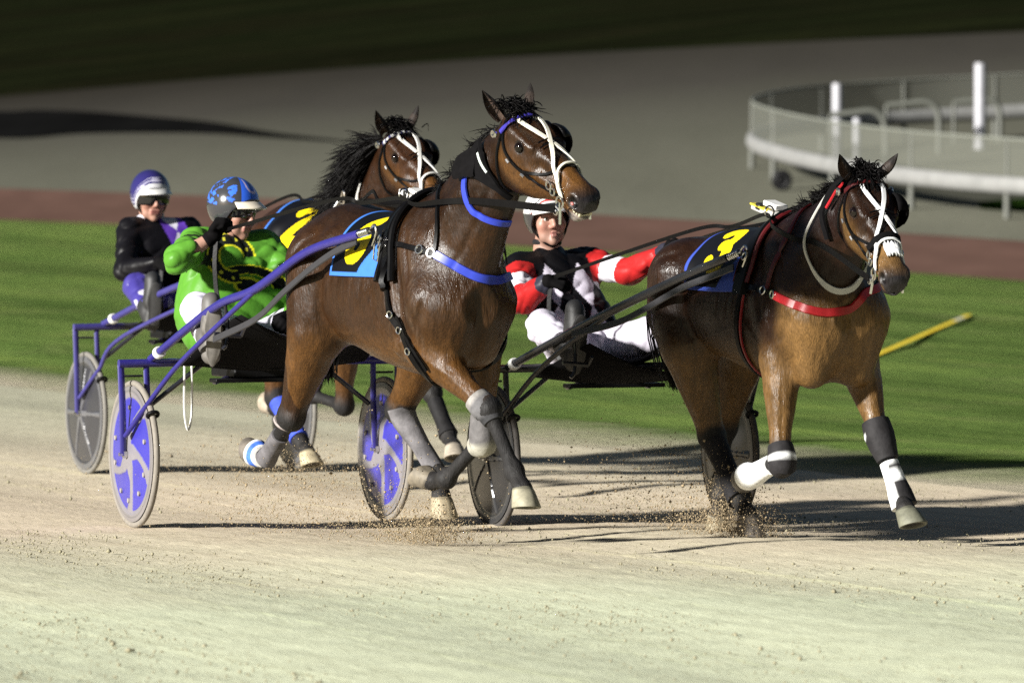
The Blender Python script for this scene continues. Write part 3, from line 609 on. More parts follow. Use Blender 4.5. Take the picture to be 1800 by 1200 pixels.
def coat_colors(v, c, F):
    dz = c.get('dz', 0); ha, hu, hl = c['HM']; hs = c['hs_']; hp = V(*c['poll']); q = (v - hp)/hs
    s, hv, hw = q@ha, q@hu, q@hl
    base = V(*c['coat']); gold = V(*c['gold']); dark = base*.42
    g = np.zeros(len(v))
    n0, n1 = c['neck']; dn, tn = segdist(v, n0, n1)
    head = smooth(s, .02, .08)*(dn > .0)*(np.abs(hw) < .16)*(hv < .14)*(hv > -.32)*smooth(tn, .9, .99)
    g = np.maximum(g, .75*smooth(-(v[:, 2] - dz), -1.0, -.82)*(v[:, 0] > -.6))            # paler under the chest and belly
    g = np.maximum(g, c.get('chestgold', .5)*smooth(v[:, 0], .50, .68)*smooth(-v[:, 2], -1.2, -1.02)*(1 - head))
    g = np.maximum(g, head*smooth(-hv, -.02, .10)*.6)
    g = np.maximum(g, head*smooth(s, .36, .47)*.9)
    col = base + (gold - base)*g[:, None]
    k = smooth(v[:, 2] - dz, 1.36, 1.5)*(1 - head)*.75; col = col + (dark - col)*k[:, None]   # dark along the back
    k = np.zeros(len(v))
    for nm, Lg in c['legs'].items():
        p = [V(*x) for x in Lg]; a = np.zeros(len(v))
        d0, t0 = segdist(v, p[0], p[1]); a = np.maximum(a, (d0 < .11)*smooth(t0, .72 if nm[1] == 'F' else .80, 1.0)*(d0 < d0.max()))
        for i in (1, 2):
            d, t = segdist(v, p[i], p[i+1]); a = np.maximum(a, smooth(-d, -.11, -.085)*smooth(t, -.02, .06) if i == 1 else smooth(-d, -.12, -.09))
        d, t = segdist(v, p[3], p[4]); a = np.maximum(a, smooth(-d, -.10, -.07)); k = np.maximum(k, a)
    kleg = k.copy(); pts = V(.0085, .0078, .0078); col = col + (pts - col)*k[:, None]
    mz = head*smooth(s, .545, .60)*.0 + head*np.exp(-(((s-.60)/.05)**2 + ((hv+.02)/.06)**2)) ; mz = np.maximum(mz, head*smooth(s, .585, .62)); mz = np.maximum(mz, head*smooth(-hv, .085, .10)*smooth(s, .5, .55)*.9)
    mz = np.clip(mz*1.15, 0, 1)
    col = col + (V(.014, .012, .013) - col)*mz[:, None]
    for sg in (-1, 1):                                                                      # nostrils, eyelids
        d = np.sqrt(((s-.588)/.036)**2 + ((hv+.024)/.029)**2); kk = (1 - smooth(d, .6, 1.1))*head*(hw*sg > .02); col = col + (V(.004, .003, .003) - col)*kk[:, None]
        d = np.sqrt((s-.205)**2 + (hv-.022)**2); kk = (1 - smooth(d, .024, .036))*head*(hw*sg > .05); col = col + (V(.008, .006, .005) - col)*kk[:, None]
    if c.get('lip'):
        kk = head*smooth(-hv, .075, .092)*smooth(s, .545, .575); col = col + (V(.20, .17, .15) - col)*(kk*.8)[:, None]
    if c.get('star'):
        kk = head*(1 - smooth(np.abs(s-.245)/.035 + np.abs(hw-.005)/.028, .75, 1.0))*(hv > .03); col = col + (V(.5, .48, .45) - col)*kk[:, None]
    if c.get('sweat'):  # 'sweat' is the strength of the painted shoulder highlights
        kk = c['sweat']*smooth(v[:, 0], .35, .5)*smooth(-v[:, 0], -.75, -.6)*smooth(v[:, 2], .75, .9)*smooth(-v[:, 2], -1.45, -1.3)*(.5 + .5*np.sin(v[:, 2]*60 + 9*np.sin(v[:, 0]*25)))*(.5 + .5*np.sin(v[:, 0]*70 + v[:, 2]*35))
        col = col + (V(.055, .035, .022) - col)*kk[:, None]  # pale streaks paint the wet shoulder's highlights into the coat
    dust = k*(.5 + .5*np.sin(v[:, 2]*31 + 5*np.sin(v[:, 0]*23)))*smooth(-v[:, 2], -.45, -.1)*.45; col = col + (V(.040, .036, .032) - col)*dust[:, None]
    return np.concatenate([np.clip(col, .002, 1), kleg[:, None]], 1)
def ear(parent, hd, ha, hu, hl, s, d, L=.155):
    mb = MB(); base = hd(.002, .030, s*.056); d = unit(d); o = unit(hl*s*.75 + ha*.65); o = unit(o - d*(o@d)); b = np.cross(d, o); rings = []
    for t in np.linspace(0, 1, 12):
        w = .035*(math.sin(math.pi*min(1, .22 + .80*t))**.75)*(1 if t < .97 else .3) + .002; c0 = base + d*L*t + o*.012*math.sin(t*3); r = []
        for a in np.linspace(-125, 125, 9): r.append(c0 - o*w*math.cos(R(a))*.8 + b*w*math.sin(R(a))*(.95 - .25*t))
        for a in np.linspace(115, -115, 9): r.append(c0 - o*(w*.72)*math.cos(R(a))*.8 + b*(w*.74)*math.sin(R(a))*(.95 - .25*t))
        rings.append(r)
    mb.loftrings(rings, None)
    cols = []
    for i in range(12):
        for j in range(18): cols.append((.012, .008, .006) if j < 9 else (.030, .019, .014))
    mb.c = [tuple(np.array(x)*(1.5 if i//18 < 8 else .5)) for i, x in enumerate(cols)]
    return mb.build('ear', M_COAT, parent)
def hoof(parent, p, fr, pale, flat=None):
    Ft, Co, Tip = [V(*q) for q in p]; d = unit(Tip - Co); side = V(0, 1, 0); side = unit(side - d*(side@d)); f = np.cross(side, d)
    if f[0]*1.0 + .35*(-f[2]) < 0 and fr: f = -f
    sole = unit(d*.84 - f*.54)
    if flat is not None: sole = unit(flat); side = unit(V(0, 1, 0) - sole*sole[1]); f = np.cross(side, sole); f = f if f[0] > 0 else -f
    tof = unit(f - sole*(f@sole)); L = .085; mb = MB(); rings = []; cols = []
    for t, rr, sh in ((-.12, .044, -.004), (0, .049, 0), (.08, .0525, .004), (.5, .060, .020), (.95, .068, .038), (1.0, .0665, .039)):
        c0 = Co + sole*(L*t) + tof*sh; r = []
        for k in range(24):
            a = 2*math.pi*k/24; x = math.cos(a); r.append(c0 + tof*rr*x*(1.08 if x > 0 else .86 + .06*math.cos(3*a)) + side*rr*.93*math.sin(a))
        rings.append(r); cc = V(*pale)*(.55 if t < .05 else 1.0); cols += [tuple(cc*(1 + .12*math.sin(7*k)))for k in range(24)]
    c1 = Co + sole*L*.93 + tof*.036                                                        # concave sole inside the wall
    r = [];  r2 = []
    for k in range(24):
        a = 2*math.pi*k/24; x = math.cos(a); e = tof*.055*x*(1.05 if x > 0 else .8) + side*.050*math.sin(a); r.append(c1 + sole*L*.07 + e); r2.append(c1 - sole*.008 + e*.8)
    rings += [r, r2]; cols += [tuple(V(*pale)*.9)]*24 + [(.02, .018, .015)]*24
    mb.loftrings(rings); mb.c = cols
    return mb.build('hoof', M_HOOF, parent)
def sleeve(parent, name, pts, rs, col, m=None, n=20, ax=None, cols=None, flat=1.0):
    """padded boot round a leg: rings along pts with a rounded lip at each end"""
    P = catmull(pts, 10); rr = np.interp(np.linspace(0, 1, 10), np.linspace(0, 1, len(rs)), rs); mb = MB()
    P = np.vstack([P[0] - unit(P[1]-P[0])*.002, P, P[-1] + unit(P[-1]-P[-2])*.002]); rr = np.concatenate([[rr[0]-.012], rr, [rr[-1]-.012]])
    mb.tube(P + 0, rr, n, (1, 1, 1), True, flat)
    if cols is not None: mb.c = [cols(i//n/11.0, (i % n)/n) for i in range(len(mb.v))]
    else: mb.c = [tuple(col)]*len(mb.v)
    return mb.build(name, m or M_BOOT, parent)
def torso_ring(F, X, a0, a1, n, off, Xf=None, z0=1.2):
    P = []
    for t in np.linspace(0, 1, n):
        a = R(a0 + (a1 - a0)*t); x = X if Xf is None else Xf(t); P.append((x, a))
    P = np.array(P); r = np.full(n, .6); u = np.stack([np.zeros(n), -np.sin(P[:, 1]), np.cos(P[:, 1])], 1); base = np.stack([P[:, 0], np.zeros(n), np.full(n, z0)], 1)
    for _ in range(16): r -= (F.ev(base + u*r[:, None], .5) - off)*.8
    Q = base + u*r[:, None]; return Q, F.grad(Q)
def polyd(x, y, pl):
    d = np.full(x.shape, 9.0)
    for a, b in zip(pl[:-1], pl[1:]):
        ax, ay = a; bx, by = b[0]-ax, b[1]-ay; t = np.clip(((x-ax)*bx + (y-ay)*by)/(bx*bx+by*by+1e-9), 0, 1); d = np.minimum(d, np.hypot(x-ax-bx*t, y-ay-by*t))
    return d
def arc(cx, cy, rx, ry, a0, a1, n=16): return [(cx + rx*math.cos(R(a)), cy + ry*math.sin(R(a))) for a in np.linspace(a0, a1, n)]
DIGITS = {'6': [arc(0, -.42, .36, .40, 0, 360, 28), arc(.10, -.30, .46, 1.10, 180, 62, 14)], '3': [arc(-.02, .42, .36, .38, 150, -90, 18), arc(-.02, -.38, .42, .44, 90, -150, 18)],
          '2': [arc(0, .40, .40, .42, 170, -25, 16) + [(-.38, -.78), (.45, -.78)]]}
def saddlecloth(parent, F, x0, x1, amax, digit, border, dx, da, sc=.115):
    nx, na = 84, 220; mb = MB(); V0 = []; C0 = []
    Xs = np.linspace(x0, x1, nx); an = R(1)*np.linspace(-amax, amax, na); r = np.full(nx*na, .55); u = np.tile(np.stack([0*an, -np.sin(an), np.cos(an)], 1), (nx, 1)); b0 = np.stack([np.repeat(Xs, na), np.zeros(nx*na), np.full(nx*na, 1.2)], 1)
    for _ in range(14): r -= (F.ev(b0 + u*r[:, None], .5) - .010)*.8
    QQ = (b0 + u*r[:, None]).reshape(nx, na, 3)
    for X, Q in zip(Xs, QQ):
        V0.append(Q)
        s = np.concatenate([[0], np.cumsum(np.linalg.norm(np.diff(Q, axis=0), axis=1))]); mid = na//2; a = s - s[mid]
        rel = np.full(na, X)
        col = np.tile(V(.0024, .0024, .0034), (na, 1))
        edge = np.minimum(np.minimum(X - x0, 9), np.minimum(s, s[-1] - s)); lim = .026
        blue = (edge < .019) | ((x1 - X) < .035 + .13*smooth(np.abs(a), s[-1]/2 - .20, s[-1]/2))
        col[blue] = border
        for sg in (-1, 1):                         # angle grows towards the right side
            xx = (X - dx)*(1 if sg > 0 else -1)/(sc*1.22); aa = np.abs(a); yy = -(aa - da)/sc; on = (a*sg > .02)
            d = np.full(na, 9.0)
            for pl in DIGITS[digit]: d = np.minimum(d, polyd(np.full(na, xx - .10*0), yy, pl))
            col[on & (d < .235)] = (.62, .47, .004)
        C0.append(col)
    Vt = np.array(V0); Ct = np.array(C0); f = [(i*na+j, i*na+j+1, (i+1)*na+j+1, (i+1)*na+j) for i in range(nx-1) for j in range(na-1)]
    mb.v = [tuple(x) for x in Vt.reshape(-1, 3)]; mb.f = f; mb.c = [tuple(x) for x in Ct.reshape(-1, 3)]
    o = mb.build('saddlecloth', M_CLOTH, parent); md = o.modifiers.new('Thickness', 'SOLIDIFY'); md.thickness = .005; md.offset = 1
    return o
def bridle(e, F, c, st):
    hd = c['hd']; ha, hu, hl = c['HM']; root = None
    mb = MB()
    for s in (-1, 1):
        mb.strap(F, [hd(.05, .02, s*.11), hd(.12, -.04, s*.12), hd(.24, -.065, s*.11), hd(.36, -.075, s*.085), hd(.49, -.062, s*.066)], .016, .004, .005, 24)
        mb.strap(F, [hd(.045, .03, s*.105), hd(.06, -.08, s*.105), hd(.10, -.17, s*.085), hd(.13, -.25, s*.02)], .015, .004, .005, 20)
        mb.strap(F, [hd(.0, .09, s*.02), hd(.02, .06, s*.075), hd(.05, .02, s*.11)], .018, .004, .005, 10)
        mb.strap(F, [hd(.26, -.065, s*.105), hd(.36, -.02, s*.08), hd(.42, .03, s*.055), hd(.43, .055, 0)], .014, .004, .005, 16)
        for q, z in ((.29, .075), (.265, .07)): mb.strap(F, [hd(q, .05, s*.05), hd(q, z+.02, 0)], .007, .011, .004, 8)
    root = mb.build('bridle', M_LEATH, e)
    mb = MB()
    for s in (-1, 1):
        mb.strap(F, [hd(.035, .10, -s*.045), hd(.10, .10, -s*.05), hd(.19, .10, -s*.034), hd(.275, .09, 0), hd(.36, .06, s*.034), hd(.44, .01, s*.060), hd(.52, -.045, s*.066)], .019, .008 if s > 0 else .010, .006, 34, col=st['white'])
        mb.strap(F, [hd(.47, -.01, s*.063), hd(.435, .035, s*.05), hd(.425, .06, s*.02), hd(.425, .065, 0)], .012, .012, .005, 16, col=st['white'])
    mb.build('nose_strap', M_STRAP, root)
    mb = MB()
    bb = [hd(.045, .01, -.118), hd(.055, .06, -.10), hd(.075, .10, -.05), hd(.08, .11, 0), hd(.075, .10, .05), hd(.055, .06, .10), hd(.045, .01, .118)]
    mb.strap(F, bb, .024, .012, .006, 60, col=st['brow'])
    if st.get('brow2') is not None: mb.c = [st['brow2'] if (i//4//3) % 2 else st['brow'] for i in range(len(mb.v))]
    mb.build('browband', M_STRAP, root)
    for s in (-1, 1):
        mb = MB(); b = hd(.515, -.066, s*.072)
        mb.ring(b, hl, .026, .0045, 22, 6); mb.ring(hd(.455, -.05, s*.074), hl, .016, .004, 18, 6); mb.ring(hd(.425, -.035, s*.078), hl, .018, .004, 18, 6)
        mb.tube([hd(.515, -.066, s*.07), hd(.55, -.15, s*.075)], .006, 6); mb.ring(hd(.505, -.115, s*.076), hl, .014, .004, 16, 6)
        mb.ring(hd(.05, .0, s*.125), hl, .013, .007, 14, 6); mb.tube([hd(.17, -.055, s*.125), hd(.19, -.06, s*.124)], .007, 6); mb.tube([hd(.27, -.068, s*.112), hd(.29, -.07, s*.108)], .007, 6)
        mb.build_each('bit_ring', M_METAL, root)
    mb = MB(); rows = []                                       # cup over the far eye
    cen = hd(.195, .015, .088); n = 15
    for th in np.linspace(0, 1, 8):
        r = []
        for i in range(n):
            q = 2*math.pi*i/n; rr = math.sin(th*math.pi/2); r.append(cen + ha*.085*rr*math.cos(q) + hu*.078*rr*math.sin(q) + hl*.072*math.cos(th*math.pi/2))
        rows.append(r)
    vs = [p for r in rows for p in r]; fs = [(i*n+j, i*n+(j+1) % n, (i+1)*n+(j+1) % n, (i+1)*n+j) for i in range(7) for j in range(n)]
    fs = [f for f in fs if np.mean([(np.array(vs[k]) - cen)@ha for k in f]) < .055]
    mb.add(vs, fs); o = mb.build('blinker', M_FABRIC if st['cup'] == 'black' else M_LEATH, root); md = o.modifiers.new('Thickness', 'SOLIDIFY'); md.thickness = .006
    if st.get('hole'):
        q = cen + hl*.068 + ha*.005 + hu*.012; mb = MB(); nn = unit(hl*.9 + ha*.3); mb.ball(q, V(.024, .024, .006), np.array(frame_from(ha - nn*(ha@nn), nn)).T[:, [0, 2, 1]], 18, 8); mb.build('eyepiece', mat('pale_eyepiece', (.42, .42, .36), .4), root)
    return root
def horse(key, label, seed):
    c = HORSES[key]; rng = np.random.default_rng(seed); F = horse_field(c); c['F'] = F
    e = empty('horse', (c['o'][0], c['o'][1], c['gz']), R(c['th'] - 90)); tag(e, label, 'horse', 'harness racing horses'); c['e'] = e
    v, f = F.mesh(.0085 if key != 'far' else .011)
    link_mesh('body', v, f, M_COAT, e, coat_colors(v, c, F))
    hd = c['hd']; ha, hu, hl = c['HM']; dz = c.get('dz', 0)
    for s in (-1, 1):
        ear(e, hd, ha, hu, hl, s, hu*c['ear'][0] - ha*c['ear'][1] + hl*s*c['ear'][2])
        mb = MB(); mb.ball(hd(.205, .020, s*.0955), .0235, None, 16, 10); mb.build('eye', M_EYE, e)
    for nm, Lg in c['legs'].items(): hoof(e, Lg[2:5], nm[1] == 'F', c['hoofcol'].get(nm, (.19, .165, .11)), c.get('flat', {}).get(nm))
    n0, n1 = c['neck']; nd = unit(n1 - n0); nu = unit(np.cross(nd, V(0, 1, 0))); nu = nu if nu[2] > 0 else -nu
    nm = c['mane'][0]*3; md = c['mane']                         # mane
    t = rng.uniform(.12, 1.02, nm); roots = n0 + (n1 - n0)*t[:, None] + nu*.30
    roots, N = F.snap(roots, .0); roots = roots + np.stack([rng.normal(0, .006, nm), rng.normal(0, .012, nm), np.zeros(nm)], 1)
    clump = np.stack([.35*np.sin(t*41 + 1), .45*np.sin(t*29), .35*np.sin(t*53 + 2)], 1)
    v, f = strands(roots, N*md[2] + V(0, -1, 0)*md[3] - nd*md[4] + clump, md[1], md[7] if len(md) > 7 else .0036, md[5], md[6], 7, rng, .018); link_mesh('mane', v, f, M_HAIR, e)
    fl = np.array([hd(rng.uniform(-.04, .06), .085, rng.normal(0, .028)) for _ in range(210)]); fd = np.array([hu*.42 + ha*rng.uniform(-.9, .8) + hl*rng.normal(0, .35) for _ in range(210)])
    v, f = strands(fl, fd, .095, .0040, .12, .75, 6, rng, .012); link_mesh('forelock', v, f, M_HAIR, e)
    pc = catmull([V(-.80, 0, 1.28+dz), V(-.89, 0, 1.22+dz), V(-.94, .02, 1.05+dz), V(-.95, .05, .85+dz), V(-.95, .07, .70+dz)], 9); q = np.linspace(0, 1, 9)   # tail
    o = rng.normal(0, 1, (260, 1, 3))*V(.014, .016, .01); P = pc[None]*1.0 + o*(.3 + 2.0*np.sin(q*2.6))[None, :, None] + rng.normal(0, .006, (260, 9, 3))
    v, f = hair(P, .006*(1 - q)**.5 + .0008); link_mesh('tail', v, f, M_HAIR, e)
    return e, c, F
# ---------------------------------------------------------------- sulkies
M_PAINT = mat('sulky_tube_paint', rough=.35, spec=.35, attr=True, noise=(25, .15), coat=.3, bump=(60, .06, .002))
M_TYRE = mat('dusty_tyre', rough=.8, attr=True, noise=(35, .2), bump=(70, .2, .002))
M_DISC = mat('wheel_disc', rough=.33, attr=True, noise=(9, .12), coat=.2)
M_BLKPL = mat('black_plastic', (.004, .004, .0045), .45, spec=.12, noise=(15, .3), bump=(40, .15, .003))
M_WHITE = mat('white_cord', (.55, .55, .53), .6)
def wheel(parent, y, sg, style, r0=.351):
    mb = MB(); nr, nt = 44, 200; rr = np.linspace(.02, .322, nr); th = np.linspace(0, 2*math.pi, nt, endpoint=False)
    for face in (-1, 1):
        RR, TT = np.meshgrid(rr, th, indexing='ij'); half = .028*(1 - (RR/.33)**1.5) + .008 + .006*smooth(RR, .27, .30)
        col, rel = style['col'](RR, TT*face); half = half + rel
        X = RR*np.cos(TT); Z = r0 + RR*np.sin(TT); Y = y + face*half
        v = np.stack([X, Y, Z], -1).reshape(-1, 3); f = [(i*nt+j, i*nt+(j+1) % nt, (i+1)*nt+(j+1) % nt, (i+1)*nt+j) for i in range(nr-1) for j in range(nt)]
        mb.add(v, f, col.reshape(-1, 3))
    w = mb.build('wheel', M_DISC, parent)
    mb = MB(); mb.ring((0, y, r0), V(0, 1, 0), r0 - .015, .015, 96, 12, style['tyre']); mb.ring((0, y, r0), V(0, 1, 0), .324, .009, 96, 8, style['rim']); mb.build('tyre', M_TYRE, w)
    mb = MB(); mb.tube([(0, y - .055, r0), (0, y + .055, r0)], .018, 14); mb.tube([(0, y - .075, r0), (0, y + .075, r0)], .009, 10); mb.build('hub', M_METAL, w)
    if style.get('stud'):
        mb = MB()
        for k in range(5):
            for q in (.30, 1.02):
                a = 2*math.pi*k/5 + q + .55; p = V(.222*math.cos(a), y - .025, r0 + .222*math.sin(a)); mb.tube([p, p + V(0, .050, 0)], .012, 12)
        mb.build_each('stud', mat('dusty_stud', (.22, .20, .19), .5), w)
    return w
def swirl(R_, T):
    k = T - .75*np.clip((R_ - .05)/.22, 0, 1)**.8 + .35; u = np.abs(((k/(2*math.pi/5)) % 1) - .5)*(2*math.pi/5)*R_
    d = (2*math.pi/5)*R_/2 - u; panel = (R_ > .075) & (R_ < .268) & (d > .021 + .02*(1 - smooth(R_, .07, .14)) + .016*smooth(R_, .2, .26)); col = np.empty(R_.shape + (3,)); col[:] = (.155, .145, .16)
    col[panel] = (.030, .027, .245); rel = np.where(panel, -.004, 0) + .0; col[(R_ > .29)] = (.14, .13, .13); col[(R_ > .296) & (R_ < .301)] = (.10, .095, .10)
    return col, rel
def spokes(base, spoke, n, marks=False):
    def fn(R_, T):
        u = np.abs(((T/(2*math.pi/n)) % 1) - .5)*(2*math.pi/n)*R_; d = np.abs((2*math.pi/n)*R_/2 - u); sp = (d < .010 + .006*(R_ < .1)) & (R_ < .285)
        col = np.empty(R_.shape + (3,)); col[:] = base; col[sp] = spoke; rel = np.where(sp, .006, 0); col[R_ > .288] = V(*spoke)*.9
        if marks: u2 = ((T - 4.85 + math.pi) % (2*math.pi)) - math.pi; m = (np.abs(u2*R_) < .010) & (R_ > .12) & (R_ < .26) & (np.sin(R_*330) > -.3); col[m] = (.30, .30, .32)
        return col, rel
    return fn
def sulky(S, label, st):
    (ox, oy), th, gz = S; e = empty('sulky', (ox, oy, gz), R(th - 90)); tag(e, label, 'sulky', 'racing sulkies'); C1, C2 = st['paint'], st['dark']; H = st.get('H', .78); W = st.get('W', .62)
    mb = MB(); n = 24; P = [(0, y, H + .005*math.cos(y*2)) for y in np.linspace(-W-.075, W+.075, n)]
    mb.tube(P, .021, 10, C2); a = len(mb.v); mb.c = [tuple(C1) if abs(v[1]) > .44 else tuple(C2) for v in mb.v]
    for s in (-1, 1):
        for yy, zt, w in ((W+.065, .365, .017), (W-.062, .365, .015)):
            mb.tube([(0, s*yy, H-.005), (.012, s*(yy - .004), .58), (0, s*(yy - (.012 if yy > W else -.012)), zt - .02)], w, 8, C1, True, .55)
        mb.tube([(0, s*.30, H-.01), (-.02, s*(W-.075), H-.21)], .012, 8, C2)
        mb.tube([(-.05, s*(W-.06), H-.06), (-.05, s*(W+.06), H-.06)], .006, 6, C2)
    mb.build('frame', M_PAINT, e)
    for s in (-1, 1):
        wheel(e, s*W, s, st)
        pts = st['shaft'][0 if s < 0 else 1]; path = catmull(pts, 40)
        mb = MB(); mb.tube(path, np.interp(np.linspace(0, 1, 40), [0, .3, 1], [.019, .021, .0205]), 12, C1); sh = mb.build('shaft', M_PAINT, e)
        tip, dr = path[-1], unit(path[-1] - path[-3]); mb = MB()
        for k in range(6): mb.ring(tip + dr*(.012 + .016*k), dr, .013, .006, 14, 6)
        mb.tube([tip, tip + dr*.12], .008, 8); mb.tube(catmull([tip + dr*.10, tip + dr*.15 + V(0, 0, .02), tip + dr*.17 + V(0, 0, -.02), tip + dr*.13 + V(0, 0, -.07)], 12), .006, 6); mb.build('shaft_tip', M_METAL, sh)
        q = catmull(pts, 40)[int(40*.52)]; st0 = V(.05, s*(W+.06), .44)
        mb = MB(); mb.tube(catmull([st0, (.24, s*(W+.01), .60), (.55, s*(W-.06), .82), q], 24), .0125, 10, C1); mb.build('stay', M_PAINT, e)
        q1 = catmull(pts, 40)[12]; mb = MB(); mb.tube(catmull([q1 + V(0, 0, -.02), q1 + V(.0, -s*.01, -.10), q1 + V(.02, -s*.0, -.19), q1 + V(.02, s*.02, -.22)], 12), .009, 8, C2)
        mb.tube([q1 + V(.02, -s*.07, -.16), q1 + V(.02, s*.06, -.15)], .011, 8, C2); mb.tube([q1 + V(.02, -s*.07, -.16), q1 + V(.07, -s*.07, -.12)], .008, 8, C2); mb.build('footrest', M_PAINT, e)
        mb = MB(); g = lerp(pts[0], pts[1], .12); dr = unit(V(*pts[1]) - V(*pts[0]))
        for k in range(3): mb.ring(V(*g) + dr*.012*k, unit(dr + V(0, 0, .1*k)), .024, .006, 18, 6)
        mb.build('tape_band', M_WHITE, sh)
    # tyre clips
    for s in (-1, 1):
        mb = MB(); a = .62; c0 = V(.351*math.cos(a)*.97, s*W, .351 + .351*math.sin(a)*.97); mb.ring(c0, V(-math.sin(a), 0, math.cos(a)), .026, .009, 16, 8); mb.build('wheel_strap', M_BLKPL, e)
    # seat bowl with backrest, tray below and mud apron
    mb = MB(); rows = []
    for t in np.linspace(0, 1, 12):
        x = .10 - .40*t; r = []
        for u in np.linspace(-1, 1, 15): r.append((x + .03*u*u*(1 if t > .5 else -.3), u*(.235 - .05*(t < .15)), H + .035 + .05*u*u + .20*max(0, t - .72)**1.2*3.0 - .02*math.sin(math.pi*t)))
        rows.append(r)
    v = [p for r in rows for p in r]; mb.add(v, [(i*15+j, i*15+j+1, (i+1)*15+j+1, (i+1)*15+j) for i in range(11) for j in range(14)])
    o = mb.build('seat', M_BLKPL, e); md = o.modifiers.new('Thickness', 'SOLIDIFY'); md.thickness = .02
    mb = MB(); mb.box((-.12, 0, H - .05), .34, .30, .05); mb.box((.02, 0, H - .085), .10, .50, .02); mb.box((.12, 0, H - .02), .22, .07, .03)
    mb.build('seat_tray', M_BLKPL, e)
    mb = MB()
    for s in (-1, 1): mb.box((-.06, s*.14, H - .075), .05, .16, .016, np.array([[1, 0, 0], [0, .95, .3*s], [0, -.3*s, .95]]), C1)
    mb.build_each('seat_bracket', M_PAINT, e)
    mb = MB(); rows = []; A, B = st['shaft'][0], st['shaft'][1]; pa = catmull(A, 40); pb = catmull(B, 40)
    for i, t in enumerate(np.linspace(0, 1, 8)):
        k = int(2 + 11*t); l, r_ = pa[k], pb[k]; l = lerp(l, r_, .06); r_ = lerp(r_, pa[k], .06); row = []
        for u in np.linspace(0, 1, 14): p = lerp(l, r_, u); row.append(p + V(0, 0, -.05 - .10*math.sin(math.pi*u)*(.4 + t) - .02))
        rows.append(row)
    mb.add([p for r in rows for p in r], [(i*14+j, i*14+j+1, (i+1)*14+j+1, (i+1)*14+j) for i in range(7) for j in range(13)])
    o = mb.build('mud_apron', M_FABRIC, e); md = o.modifiers.new('Thickness', 'SOLIDIFY'); md.thickness = .004
    if st.get('loop'):
        mb = MB()
        for x, y, h in st['loop']: mb.tube(catmull([(x, y - .018, H + .0), (x + .01, y - .022, H - h*.7), (x, y, H - h), (x - .01, y + .022, H - h*.7), (x, y + .018, H - .0)], 24), .0055, 6)
        mb.build('cord_loop', M_WHITE, e)
    return e
# ---------------------------------------------------------------- drivers
M_SKIN = mat('skin', rough=.5, attr=True, noise=(40, .10))
M_SILK = mat('satin_silks', rough=.42, spec=.12, attr=True, noise=(20, .06), bump=(11, .35, .012), sheen=0)
M_PANTS = mat('white_nylon_trousers', rough=.5, attr=True, noise=(18, .06), bump=(10, .4, .012))
M_GLOVE = mat('black_glove', (.0035, .0032, .0035), .85, spec=.04, noise=(50, .4), bump=(60, .3, .003))
M_SHOE = mat('dusty_boot_leather', rough=.6, attr=True, noise=(25, .3))
M_HELM = mat('helmet_shell', rough=.16, attr=True, coat=.5)
M_LENS = mat('dark_lens', (.006, .006, .007), .06, spec=.9)
def head_frame(j):
    f = unit(j['face']); u = V(*j.get('hup', (0, 0, 1))); l = unit(np.cross(u, f)); u = np.cross(f, l); return f, u, l
HS = 1.07
def head_prims(F, c, f, u, l, mouth):
    M = np.array([f, u, l]).T; P = lambda a, b, d: c + (f*a + u*b + l*d)*HS
    F.ell(P(-.008, .035, 0), M, (.098, .100, .078), .03); F.ell(P(.02, -.03, 0), M, (.068, .085, .060), .04)
    F.cone(P(.045, -.075, -.028), P(.045, -.075, .028), .034, .034, .03); F.ball(P(.076, -.100, 0), .021, .03)
    F.cone(P(.082, .026, -.036), P(.082, .026, .036), .016, .016, .02)
    for s in (-1, 1):
        F.ball(P(.062, -.022, s*.042), .027, .03); F.ball(P(.100, .004, s*.031), .014, .016, 1); F.ell(P(-.008, -.008, s*.078), M, (.017, .030, .011), .008)
        F.ball(P(.096, -.034, s*.011), .0095, .010)
    F.cone(P(.090, .012, 0), P(.112, -.026, 0), .009, .0125, .016)
    w = .008 if mouth == 'o' else .022
    F.cone(P(.091 + (.008 if mouth == 'o' else 0), -.058, -w), P(.091 + (.008 if mouth == 'o' else 0), -.058, w), .0085, .0085, .010)
    F.cone(P(.088 + (.008 if mouth == 'o' else 0), -.074, -w*.9), P(.088 + (.008 if mouth == 'o' else 0), -.074, w*.9), .0085, .0085, .010)
    F.cone(P(.108, -.066, -w*.9), P(.108, -.066, w*.9), .0055 if mouth != 'o' else .009, .0055 if mouth != 'o' else .009, .006, 1)
def hand_prims(F, w, d, n):
    d = unit(d); n = unit(n - d*(n@d)); s = np.cross(d, n)
    for i, o in enumerate((-.032, -.011, .010, .030)):
        k = w + d*(.088 - .006*abs(i - 1.3)) + s*o; F.cone(w + d*.012 + s*o*.55, k, .017, .0135, .012)
        L = (.040, .045, .042, .033)[i]; a = k + (d*.45 + n*.9)*L*.98; b = a + (n*.35 - d*.93)*L*.72; t = b + (-d*.75 - n*.65)*L*.5
        F.chain([k, a, b, t], [.0125, .0108, .0098, .0085], .005)
    b0 = w + d*.03 - s*.030; F.chain([b0, b0 + d*.035 - s*.020 + n*.018, b0 + d*.060 - s*.006 + n*.040, b0 + d*.068 + s*.012 + n*.048], [.016, .0135, .012, .0095], .008)
